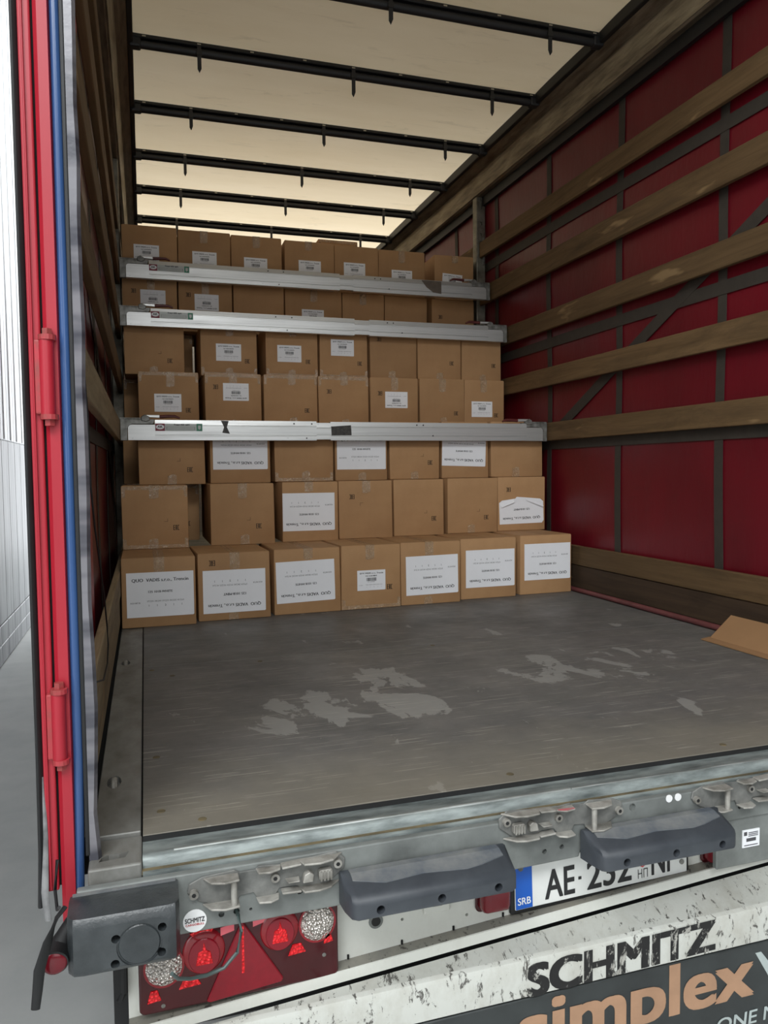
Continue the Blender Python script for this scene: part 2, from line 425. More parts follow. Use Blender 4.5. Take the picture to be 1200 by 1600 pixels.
def put_text(mb, body, cx, z, width=None, height=None, y=0.0, bold=0.0, res=3, left=None, shear=0.0, tilt=0.0):
    """upright lettering on a plane facing -y; z is the baseline of the capitals"""
    me, x0, x1, y0, y1 = text_mesh(body, bold, res)
    sx = width / (x1 - x0) if width else None
    sz = height / (y1 - max(y0, 0) if y0 < 0 else y1 - y0) if height else None
    sx = sx or sz; sz = sz or sx
    ox = left if left is not None else cx - (x1 - x0) * sx / 2
    k = (x1 - x0) / (x1 - x0 + 2 * bold)          # the stroke is thickened by overprinting, so keep the overall width
    kz = 1 / (1 + 1.2 * bold)
    steps = ((-1, 0), (1, 0)) if res < 3 else ((-1, -.6), (1, -.6), (-1, .6), (1, .6), (0, 0), (-.33, .6), (.33, -.6))
    for i, (dx, dz) in enumerate(steps if bold else ((0, 0),)):
        mb.mesh(me, lambda c: (ox + ((c.x - x0) * k + bold * (1 + dx) * k) * sx + shear * c.y * sz, y - i * 0.00006, z + (c.y + bold * (.6 + dz)) * kz * sz + tilt * (c.x - x0) * sx))
    return mb


# ================================================================== SETTING
def curtain_off(y, z):
    return 0.006 * math.sin(y * 2.1 + 1.3 * math.sin(z * 1.7)) + 0.004 * math.sin(z * 5 + y * 0.7)


def sheet(mb, x, y0, y1, z0, z1, ny, nz, thick, fn=curtain_off, skew=None):
    vs = []
    for s in (0, thick):
        for i in range(ny + 1):
            for j in range(nz + 1):
                y = y0 + (y1 - y0) * i / ny; z = z0 + (z1 - z0) * j / nz
                if skew: z += skew * (y - y0)
                vs.append((x + s + fn(y, z), y, z))
    n = (ny + 1) * (nz + 1); f = []
    for i in range(ny):
        for j in range(nz):
            a = i * (nz + 1) + j; q = (a, a + 1, a + nz + 2, a + nz + 1)
            f += [q, tuple(n + k for k in q)[::-1]]
    for i in range(ny):
        for j in (0, nz):
            a = i * (nz + 1) + j; f.append((a, a + nz + 1, n + a + nz + 1, n + a))
    for j in range(nz):
        for i in (0, ny):
            a = i * (nz + 1) + j; f.append((a, a + 1, n + a + 1, n + a))
    mb._add(vs, f); return mb


ZL = [(0.882, 0.992), (1.218, 1.330), (1.560, 1.675), (1.905, 2.032), (2.250, 2.360)]
Y_POST = 3.655
for side in ('right', 'left'):
    R_ = side == 'right'
    xc = 2.535 if R_ else -0.085
    wall = sheet(MB(), xc, -0.03, 8.0, 0.0, 2.74, 90, 24, 0.003 if R_ else -0.003).build('wall_' + side, 'curtain', smooth=True)
    tag(wall, 'red tarpaulin side curtain behind wooden laths on the %s side' % side, kind='structure')
    si = -1 if R_ else 1
    xs = xc + si * 0.004
    for y in (0.49, 1.238, 1.988, 2.728, 3.47, 4.21, 4.95, 5.69):
        sheet(MB(), xs, y - 0.026, y + 0.026, 0.0, 2.72, 1, 24, 0.002 * si).build('strap', 'strap', wall)
    for z in (2.185, 1.49, 0.86):
        sheet(MB(), xs + si * 0.002, -0.03, 6.4, z - 0.03, z + 0.03, 60, 1, 0.002 * si).build('strap', 'strap', wall)
    sheet(MB(), xs + si * 0.003, 0.2, 4.1, 2.15 - 0.035, 2.15 + 0.035, 40, 1, 0.002 * si, skew=-0.494).build('diagonal_strap', 'strap', wall)
    xl = (2.48, 2.505) if R_ else (-0.037, -0.012)
    for k, (z0, z1) in enumerate(ZL):
        for (ya, yb) in ((-0.03, Y_POST - 0.005), (Y_POST + 0.08, 7.8)):
            MB().box(xl[0], xl[1], ya, yb, z0, z1).bevel(0.004, 2).build('plank', 'lath' if R_ or k > 0 else 'lath_grey', wall)
    for (z0, z1, mm, dx) in ((0.020, 0.149, 'lath_dark' if R_ else 'lath_grey', 0.006), (0.152, 0.263, 'lath' if R_ else 'lath_grey', 0.0)):
        for (ya, yb) in ((-0.02, Y_POST - 0.005), (Y_POST + 0.08, 7.8)):
            d = dx if R_ else -dx
            MB().box(xl[0] + d, xl[1] + d, ya, yb, z0, z1).bevel(0.004, 2).build('plank', mm, wall)
    # intermediate post with slotted holes
    xa, xb = (2.460, 2.53) if R_ else (-0.075, -0.004)
    post = MB().box(xa, xb, Y_POST, Y_POST + 0.07, 0.0, 2.69).bevel(0.006, 2).build('side_post', 'post_metal', wall)
    hs_ = MB()
    for z in (2.64, 2.50, 2.42, 2.36, 2.28, 2.05, 1.78, 1.74):
        hs_.box((xa + xb) / 2 - 0.008, (xa + xb) / 2 + 0.008, Y_POST - 0.01, Y_POST + 0.015, z - (0.035 if z in (2.64, 2.28) else 0.011), z + (0.035 if z in (2.64, 2.28) else 0.011))
    cut(post, hs_)
    MB().box(xa + 0.045 if R_ else xb - 0.06, xb - 0.01 if R_ else xb - 0.045, Y_POST - 0.012, Y_POST, 2.2, 2.4).bevel(0.003, 1).build('lath_pocket', 'zinc', post)
    # rubber strip where the curtain meets the rail
    xr0 = 2.505 if R_ else -0.065
    MB().box(xr0, xr0 + 0.024, -0.03, 7.9, 2.625, 2.70).build('seal', 'black', wall)
    # kick tube along the floor edge
    if R_:
        MB().cyl((2.466, -0.02, 0.012), (2.466, 7.9, 0.012), 0.014, 12).build('edge_tube', simple('red_brown_tube', (112, 62, 62), 0.5, 0.1, 0.15, 8, 0.2), wall, smooth=True)
    # roof rail
    prof = [(2.388, 2.925), (2.388, 2.868), (2.425, 2.842), (2.448, 2.832), (2.452, 2.822), (2.446, 2.812), (2.452, 2.800), (2.468, 2.700), (2.476, 2.692), (2.53, 2.690), (2.53, 2.925)]
    if not R_: prof = [(2.468 - x, z) for x, z in prof]
    rail = tag(MB().prism(prof, 'y', -0.05, 7.95).build('trim_1' if R_ else 'trim_2', 'rail'), 'brown metal roof rail along the top of the %s side' % side, kind='structure')
    mx = (lambda x: x) if R_ else (lambda x: 2.468 - x)
    MB().prism([(mx(2.4435), 2.8105), (mx(2.4495), 2.7995), (mx(2.4655), 2.7005), (mx(2.4615), 2.7005), (mx(2.4455), 2.7995), (mx(2.4405), 2.8105)], 'y', -0.04, 7.94).build('lower_band', 'rail_light', rail)
    MB().cyl((mx(2.4505), -0.04, 2.822), (mx(2.4505), 7.94, 2.822), 0.0035, 8).build('ridge', 'rail_light', rail)
    sx0 = 2.3615 if R_ else 0.0795
    MB().box(sx0, sx0 + 0.027, -0.05, 7.95, 2.862, 2.925).bevel(0.006, 2).build('seal', 'black', rail)

# floor
floor = tag(MB().box(-0.10, 2.55, 0.0, 8.0, -0.06, -0.022).build('floor', 'dark_hole'), 'trailer loading floor', kind='structure')
fp_ = MB().box(0.0835, 2.452, 0.0, 1.350, -0.022, 0.0).bevel(0.001, 1).build('floor_panel', 'panel', floor)
MB().box(0.0835, 2.452, -0.0015, 0.0005, -0.021, -0.0015).build('cut_edge', 'dark_chassis', fp_)
MB().box(0.0835, 2.452, 1.352, 3.3, -0.022, 0.0).bevel(0.0015, 1).build('floor_panel', 'panel', floor)
MB().box(0.0835, 2.452, 3.302, 7.9, -0.022, 0.0).bevel(0.0015, 1).build('floor_panel', 'panel', floor)
for (xa, xb) in ((-0.012, 0.0800), (2.454, 2.50)):
    for k, (ya, yb) in enumerate(((0.028, 2.6), (2.602, 7.9))):
        st = MB().box(xa, xb, ya, yb, -0.022, -0.003).bevel(0.002, 1).build('edge_strip', 'steel_strip', floor)
        if xa < 0 and k == 0:
            cc = MB()
            for y in (0.30, 1.456): cc.prism([(0.020 + 0.016 * math.cos(a / 12 * math.tau), y + 0.038 * math.sin(a / 12 * math.tau)) for a in range(12)], 'z', -0.018, 0.02)
            cut(st, cc)
for y in (0.30, 1.456):
    pts = [(0.020, y - 0.024 + 0.048 * k / 10, -0.016 + 0.017 * math.sin(math.pi * k / 10)) for k in range(11)]
    MB().prism([(0.020 + 0.0165 * math.cos(a / 12 * math.tau), y + 0.039 * math.sin(a / 12 * math.tau)) for a in range(12)], 'z', -0.0225, -0.017).build('ring_pan', 'steel_strip', floor)
    MB().tube(pts, 0.0075, 8).build('lashing_ring', 'latch', floor, smooth=True)
for (x, y) in ((0.12, 0.10), (0.115, 0.42), (0.20, 0.035), (0.18, 1.20), (0.9, 0.04), (1.5, 0.035), (0.5, 1.3), (1.2, 1.32), (0.112, 1.3)):
    ring = [(x + 0.009 * math.cos(a / 14 * math.tau), y + 0.009 * math.sin(a / 14 * math.tau)) for a in range(14)]
    MB().prism(ring, 'z', -0.001, 0.0012).bevel(0.0008, 1).build('screw', 'rust_groove', floor)

for (xa, xb) in ((2.501, 2.570), (-0.062, -0.040)):
    MB().box(xa, xb, 0.02, 7.95, -0.14, 0.012).bevel(0.004, 1).build('side_rave', 'dark_chassis', floor)

# ceiling
BOWY = [1.290, 1.958, 2.619, 3.340, 4.049, 4.721, 5.440, 6.15, 6.86, 7.57]
BOWY = [0.62] + BOWY
def roof_z(y):
    k = max(i for i in range(len(BOWY) + 1) if i == 0 or BOWY[i - 1] <= y)
    a = BOWY[k - 1] if k > 0 else -0.05; b = BOWY[k] if k < len(BOWY) else 8.0
    return 0.012 * math.sin(math.pi * (y - a) / (b - a))
mb = MB(); vs = []; ny, nx = 160, 12
for i in range(ny + 1):
    for j in range(nx + 1):
        x = 0.09 + (2.378 - 0.09) * j / nx; y = -0.05 + 8.03 * i / ny
        vs.append((x, y, 2.915 + roof_z(y) + 0.002 * math.sin(x * 9 + y * 4)))
mb._add(vs, [(i * (nx + 1) + j, i * (nx + 1) + j + 1, (i + 1) * (nx + 1) + j + 1, (i + 1) * (nx + 1) + j) for i in range(ny) for j in range(nx)])
ceiling = tag(mb.build('ceiling', 'roof', smooth=True), 'cream translucent tarpaulin roof over black bows', kind='structure')
for k, y in enumerate(BOWY):
    bow = MB().cyl((0.098, y, 2.872), (2.376, y, 2.872), 0.021, 14).build('roof_bow', 'bow', ceiling, smooth=True)
    MB().box(0.098, 2.376, y - 0.03, y + 0.03, 2.892, 2.911).bevel(0.004, 1).build('bow_rail', 'black', bow)
    for xe in (0.115, 2.36):
        MB().box(xe - 0.03, xe + 0.03, y - 0.026, y + 0.026, 2.848, 2.900).bevel(0.01, 2).build('bow_end', 'bow', bow)
    for kx, x in enumerate((0.43, 1.25, 2.08)):
        L = 0.075 + 0.03 * random.random(); tw = random.uniform(-0.006, 0.006)
        hk = MB().prism([(x - 0.010, 2.895), (x - 0.010, 2.852 - L + 0.02 + tw), (x, 2.852 - L), (x + 0.010, 2.852 - L + 0.02 - tw), (x + 0.010, 2.895)], 'y', y - 0.028, y - 0.022)
        hk.box(x - 0.014, x + 0.014, y - 0.031, y - 0.018, 2.848, 2.872)
        hk.build('hanging_tab', 'bow', bow)
    for x in (0.16, 0.43, 0.70, 0.98, 1.25, 1.52, 1.80, 2.08, 2.33):
        MB().box(x - 0.009, x + 0.009, y - 0.0315, y - 0.029, 2.897, 2.903).build('rivet', 'bow_bright', bow)
tag(MB().box(-0.1, 2.55, 8.0, 8.04, -0.05, 2.95).build('wall_front', 'alu'), 'front bulkhead of the trailer behind the load', kind='structure')

# ground, outside wall, added screens that block and shape the light
tag(MB().box(-12, 14, -12, 18, -1.16, -1.10).build('ground', 'concrete'), 'pale concrete yard beside the trailer', kind='structure')
ow = tag(MB().box(-1.36, -1.24, -1.0, 14.0, -1.10, 6.5).build('wall_outside', 'silver_wall'), 'silver ribbed metal wall left of the trailer', kind='structure')
y = 4.0
while y < 9.5:
    MB().box(-1.243, -1.225, y + 0.004, y + 0.386, 1.05, 6.4).bevel(0.006, 1).build('panel', 'silver_wall', ow)
    MB().box(-1.243, -1.225, y + 0.004, y + 0.386, -0.72, 1.045).bevel(0.006, 1).build('panel', 'shaded_wall', ow)
    for k in range(1):
        MB().box(-1.226, -1.215, y + 0.16, y + 0.23, 1.06, 6.4).bevel(0.005, 1).build('rib', 'silver_wall', ow)
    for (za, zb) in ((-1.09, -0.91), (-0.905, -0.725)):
        MB().box(-1.243, -1.218, y + 0.004, y + 0.386, za, zb).bevel(0.006, 1).build('panel', 'shaded_wall', ow)
    y += 0.39
tag(MB().box(-1.3, 9.0, -10.0, 4.4, 4.62, 4.75).build('ceiling_added_screen', 'light_screen'), 'added grey sky screen above the rear of the trailer, unseen', kind='structure')  # unseen slab added to keep the sky off the rear part of the tarpaulin
tag(MB().box(-6.0, 9.0, -10.2, -10.0, -1.1, 4.7).build('wall_added_back_screen', 'light_screen'), 'added grey light screen behind the camera, unseen', kind='structure')  # unseen wall added to cut stray light from behind
tag(MB().box(9.0, 9.2, -10.0, 1.2, -1.1, 4.7).build('wall_added_right_screen', 'light_screen'), 'added grey light screen far to the right, unseen', kind='structure')  # unseen wall added to darken what reflects from the right
# underside of the trailer
tag(MB().box(0.02, 2.45, 0.02, 7.9, -0.42, -0.065).build('trim_6', 'dark_chassis'), 'dark chassis under the loading floor', kind='structure')

# rear sill
mb = MB()
prof = [(0.0, -0.06), (0.0, -0.0125), (-0.050, -0.0125), (-0.057, -0.0075), (-0.064, -0.005), (-0.071, -0.007), (-0.077, -0.013), (-0.080, -0.027), (-0.092, -0.031), (-0.092, -0.06)]
sill = tag(mb.prism(prof, 'x', 0.083, 2.5).build('trim_3', 'sill', smooth=True), 'galvanised steel sill along the rear edge of the floor', kind='structure')
MB().tube([(0.14, -0.064, -0.0075), (0.5, -0.064, -0.0075), (0.995, -0.065, -0.007)], 0.0045, 10).build('weld_bead', 'sill_edge', sill, smooth=True)
MB().tube([(1.0, -0.064, -0.007), (2.49, -0.064, -0.007)], 0.003, 10).build('weld_bead', 'sill_edge', sill, smooth=True)
cp = MB().box(-0.012, 0.082, -0.088, 0.026, -0.05, -0.010).bevel(0.004, 2).build('corner_plate', 'steel_strip', sill)
cut(cp, MB().prism([(0.005, -0.062), (0.052, -0.057), (0.058, -0.036), (0.040, -0.040), (0.022, -0.038), (0.010, -0.046)], 'z', -0.03, 0.0))
MB().prism([(-0.078, -0.036), (-0.078, -0.026), (-0.0855, -0.027), (-0.0855, -0.036)], 'x', -0.012, 2.49).build('groove_strip', 'rust_groove', sill)
pl = [(-0.030, -0.033), (-0.030, -0.147), (0.440, -0.148), (0.99, -0.138), (1.000, -0.105), (1.335, -0.105), (1.345, -0.118), (2.5, -0.118), (2.5, -0.033)]
rp = MB().prism(pl, 'y', -0.112, -0.095).bevel(0.003, 2).build('rear_plate', 'plate', sill)
hc = MB()
for (x, z, r) in ((0.222, -0.122, 0.0055), (0.250, -0.121, 0.006), (0.277, -0.122, 0.003), (0.372, -0.104, 0.006), (0.905, -0.112, 0.0055), (0.947, -0.108, 0.0055), (1.125, -0.046, 0.0085), (1.42, -0.088, 0.005), (1.452, -0.087, 0.005), (1.56, -0.098, 0.006)):
    hc.cyl((x, -0.13, z), (x, -0.103, z), r, 12)
cut(rp, hc)
MB().box(1.362, 2.45, -0.106, -0.09, -0.235, -0.112).bevel(0.003, 1).build('lower_plate', 'plate', sill)
for x in (1.222, 1.246):
    MB().cyl((x, -0.1135, -0.040), (x, -0.111, -0.040), 0.0085, 18).build('white_dot', 'white_print', sill)
# maker's round sticker
stk = MB().cyl((0.173, -0.1125, -0.124), (0.173, -0.1140, -0.124), 0.0215, 28).build('round_sticker', 'white_print', sill)
put_text(MB(), 'SCHMITZ', 0.173, -0.1265, width=0.036, height=0.0088, y=-0.1146, bold=0.03).build('lettering', 'ink', stk)
put_text(MB(), 'CARGOBULL', 0.173, -0.1325, width=0.034, height=0.0038, y=-0.1146, bold=0.02).build('lettering', 'crest_red', stk)
lb = MB().box(1.434, 1.483, -0.1085, -0.1060, -0.192, -0.150).build('type_label', 'paper', sill)
mb = MB()
for k in range(3): mb.box(1.450, 1.478, -0.109, -0.1087, -0.158 - k * 0.004, -0.156 - k * 0.004)
mb.box(1.437, 1.446, -0.109, -0.1087, -0.163, -0.154); mb.box(1.444, 1.472, -0.109, -0.1087, -0.178, -0.170); mb.box(1.438, 1.478, -0.109, -0.1087, -0.188, -0.186)
mb.build('lettering', 'grey_ink', lb)

# white rear panel with bent lip (the lip runs slightly uphill to the right)
def lz(x): return -0.298 + (x - 0.55) * 0.066
wp = tag(MB().loft([[(x, 0.0, -0.10), (x, -0.050, -0.10), (x, -0.050, lz(x) + 0.001), (x, 0.0, lz(x) + 0.001)] for x in (0.05, 2.45)]).build('trim_4', 'white'), 'white painted rear panel under the steel sill', kind='structure')
MB().loft([[(x, -0.05, lz(x) + 0.001), (x, -0.078, lz(x)), (x, -0.078, lz(x) - 0.003), (x, -0.05, lz(x) - 0.003)] for x in (0.05, 2.45)]).build('ledge', 'white_ledge', wp)
MB().loft([[(x, -0.076, lz(x)), (x, -0.081, lz(x) - 0.001), (x, -0.084, lz(x) - 0.021), (x, -0.076, lz(x) - 0.021)] for x in (0.05, 2.45)]).build('lip', 'white', wp)
hc = MB()
hc.cyl((0.543, -0.06, -0.232), (0.543, -0.038, -0.232), 0.0125, 16)
for (x, z) in ((0.602, -0.240), (0.735, -0.222), (0.728, -0.214), (0.75, -0.258)): hc.cyl((x, -0.06, z), (x, -0.04, z), 0.0035, 8)
cut(wp, hc)
MB().prism([(0.543 + 0.0155 * math.cos(a / 18 * math.tau), -0.232 + 0.0155 * math.sin(a / 18 * math.tau)) for a in range(18)], 'y', -0.0525, -0.0505).build('grommet', 'plate', wp)
MB().cyl((0.543, -0.0535, -0.232), (0.543, -0.0520, -0.232), 0.010, 16).build('plug', 'dark_chassis', wp)
MB().box(0.648, 0.708, -0.058, -0.051, -0.236, -0.196).bevel(0.003, 2).build('cover_plate', 'white', wp)
MB().box(0.667, 0.690, -0.061, -0.057, -0.220, -0.210).bevel(0.001, 1).build('cover_clip', 'white_ledge', wp)
for k in range(9):
    x = 0.48 + k * 0.118
    MB().box(x, x + 0.004, -0.0535, -0.0505, lz(x) + 0.002, lz(x) + 0.011).build('drain_slot', 'dark_hole', wp)

# rear corner post with the door folded back against the side
door = tag(MB().box(-0.0845, -0.0640, -0.055, 1.15, -0.055, 2.93).bevel(0.003, 2).build('door_1', 'red_paint'), 'red rear door leaf folded back along the left side', kind='structure')
MB().box(-0.0790, -0.0755, -0.060, -0.054, -0.05, 2.93).bevel(0.001, 1).build('edge_rib', 'red_paint', door)
MB().tube([(-0.089, -0.045, 2.93), (-0.090, -0.045, 1.2), (-0.0895, -0.045, 0.2), (-0.090, -0.05, 0.02), (-0.094, -0.05, -0.08)], 0.0065, 10, 0.012).build('door_gasket', 'black', door, smooth=True)
MB().tube([(-0.086, -0.05, 0.16), (-0.085, -0.055, 0.05), (-0.089, -0.06, -0.05), (-0.084, -0.06, -0.105)], [0.003, 0.006, 0.009, 0.007], 8, 0.004).build('torn_seal', 'torn', door, smooth=True)
post = tag(MB().prism([(-0.0600, -0.03), (-0.0600, -0.050), (-0.053, -0.058), (-0.036, -0.058), (-0.033, -0.040), (-0.033, -0.03)], 'z', -0.135, 2.95).build('trim_5', 'red_paint'), 'red rear corner post left of the opening', kind='structure')
MB().box(-0.066, -0.0595, -0.045, -0.02, -0.05, 2.93).build('gap_strip', 'dark_hole', post)
MB().tube([(-0.0255, -0.045, 2.95), (-0.0255, -0.045, 0.18), (-0.0275, -0.045, 0.06), (-0.030, -0.047, -0.06)], 0.0088, 14).build('blue_strip', 'blue', post, smooth=True)
MB().box(-0.0175, -0.010, -0.052, -0.03, 0.0, 2.95).bevel(0.002, 2).build('black_strip', 'black', post)
lo = []
for k in range(31):
    z = 2.95 - 2.97 * k / 30; j = 0.0016 * math.sin(k * 2.3) + (0.004 * math.sin(k * 1.7) if z < 0.5 else 0)
    lo.append([(-0.0115, -0.050, z), (-0.0115, -0.038, z), (0.0065 + j, -0.034, z), (0.0085 + j, -0.042, z), (0.003 + j, -0.052, z)])
MB().loft(lo).build('film_strip', 'film', post, smooth=True)
for (za, zb) in ((0.815, 0.945), (0.195, 0.315)):
    h = MB().cyl((-0.054, -0.066, za), (-0.054, -0.066, zb), 0.0125, 16).build('hinge', 'red_paint', post, smooth=True)
    MB().box(-0.074, -0.054, -0.070, -0.052, za, zb).bevel(0.003, 2).build('hinge_leaf', 'red_shade', h)
    for zz in (za, zb):
        s_ = -1 if zz == za else 1
        MB().cyl((-0.052, -0.066, zz), (-0.052, -0.066, zz + s_ * 0.009), 0.0150, 14).cyl((-0.052, -0.066, zz + s_ * 0.009), (-0.052, -0.066, zz + s_ * 0.02), 0.009, 6).build('hinge_nut', 'red_shade', h)

# ================================================================== THINGS
# --------------------------------------------------- cartons
def carton_template(kind, word):
    W_, H_ = (0.298, 0.206) if kind == 'big' else (0.152, 0.104)
    mb = MB()
    if kind == 'big':
        put_text(mb, 'QUO  VADIS s.r.o., Trencin', 0, 0.060, width=0.252, bold=0.03, res=2)
        put_text(mb, '125 1018-' + word, 0, 0.008, width=0.108, bold=0.035, res=2)
        put_text(mb, 'ASSORT.B', -0.112, -0.040, width=0.044, bold=0.01, res=1)
        put_text(mb, '37/230 38/240 39/250 40/255 41/260', 0.022, -0.034, width=0.165, res=1)
        for k, d in enumerate('11211'): put_text(mb, d, -0.052 + k * 0.0365, -0.055, height=0.0095, bold=0.02, res=2)
    else:
        put_text(mb, 'QUO VADIS s.r.o., Trencin', 0, 0.033, width=0.128, bold=0.045, res=1)
        put_text(mb, '125 1018-' + word, 0, 0.019, width=0.062, bold=0.05, res=1)
        x = -0.026; rnd = random.Random(3)
        while x < 0.026:
            wd = rnd.choice((0.0012, 0.002, 0.003)); mb.box(x, x + wd, -0.0001, 0.0001, -0.004, 0.013); x += wd + rnd.choice((0.0012, 0.0022))
        put_text(mb, '125 1018 ' + word, 0, -0.0105, width=0.04, res=1)
        put_text(mb, 'ASSORT.B', -0.058, -0.026, width=0.020, res=1)
        put_text(mb, '37/230 38/240 39/250 40/255 41/260', 0.014, -0.025, width=0.09, res=1)
        for k, d in enumerate('11211'): put_text(mb, d, -0.026 + k * 0.02, -0.037, height=0.005, res=1)
    bmesh.ops.recalc_face_normals(mb.b, faces=mb.b.faces)
    me = bpy.data.meshes.new('lettering_' + kind + word); mb.b.to_mesh(me); mb.b.free(); me.materials.append(M['ink'])
    return me, W_, H_


TPL = {(k, w_): carton_template(k, w_) for k in ('big', 'small') for w_ in ('WHITE', 'MINT')}


def eac_mesh():
    mb = MB(); q = 0.0032; h = 0.026; y0, y1 = -0.0002, 0.0002
    def stroke(xa, xb, za, zb): mb.box(xa, xb, y0, y1, za, zb)
    for k, ch in enumerate('EAC'):
        x = -0.0145 + k * 0.0105; w_ = 0.008
        stroke(x, x + q, -h / 2, h / 2)
        if ch == 'E':
            for z in (-h / 2, -q / 2, h / 2 - q): stroke(x, x + w_, z, z + q)
        if ch == 'A':
            stroke(x + w_ - q, x + w_, -h / 2, h / 2); stroke(x, x + w_, h / 2 - q, h / 2); stroke(x, x + w_, -0.004, -0.004 + q)
        if ch == 'C':
            for z in (-h / 2, h / 2 - q): stroke(x, x + w_, z, z + q)
    me = bpy.data.meshes.new('conformity_mark'); bmesh.ops.recalc_face_normals(mb.b, faces=mb.b.faces); mb.b.to_mesh(me); mb.b.free(); me.materials.append(M['carton_print'])
    return me


def corner_mesh():
    mb = MB(); mb.box(-0.009, 0.009, -0.0002, 0.0002, -0.007, -0.0055); mb.box(0.0075, 0.009, -0.0002, 0.0002, -0.007, 0.009)
    me = bpy.data.meshes.new('corner_mark'); mb.b.to_mesh(me); mb.b.free(); me.materials.append(M['carton_print']); return me


EAC, CORNER = eac_mesh(), corner_mesh()


def link(name, me, parent, loc, rot=0.0):
    o = bpy.data.objects.new(name, me); COL.objects.link(o); o.parent = parent; o.location = loc; o.rotation_euler = (0, rot, 0); return o


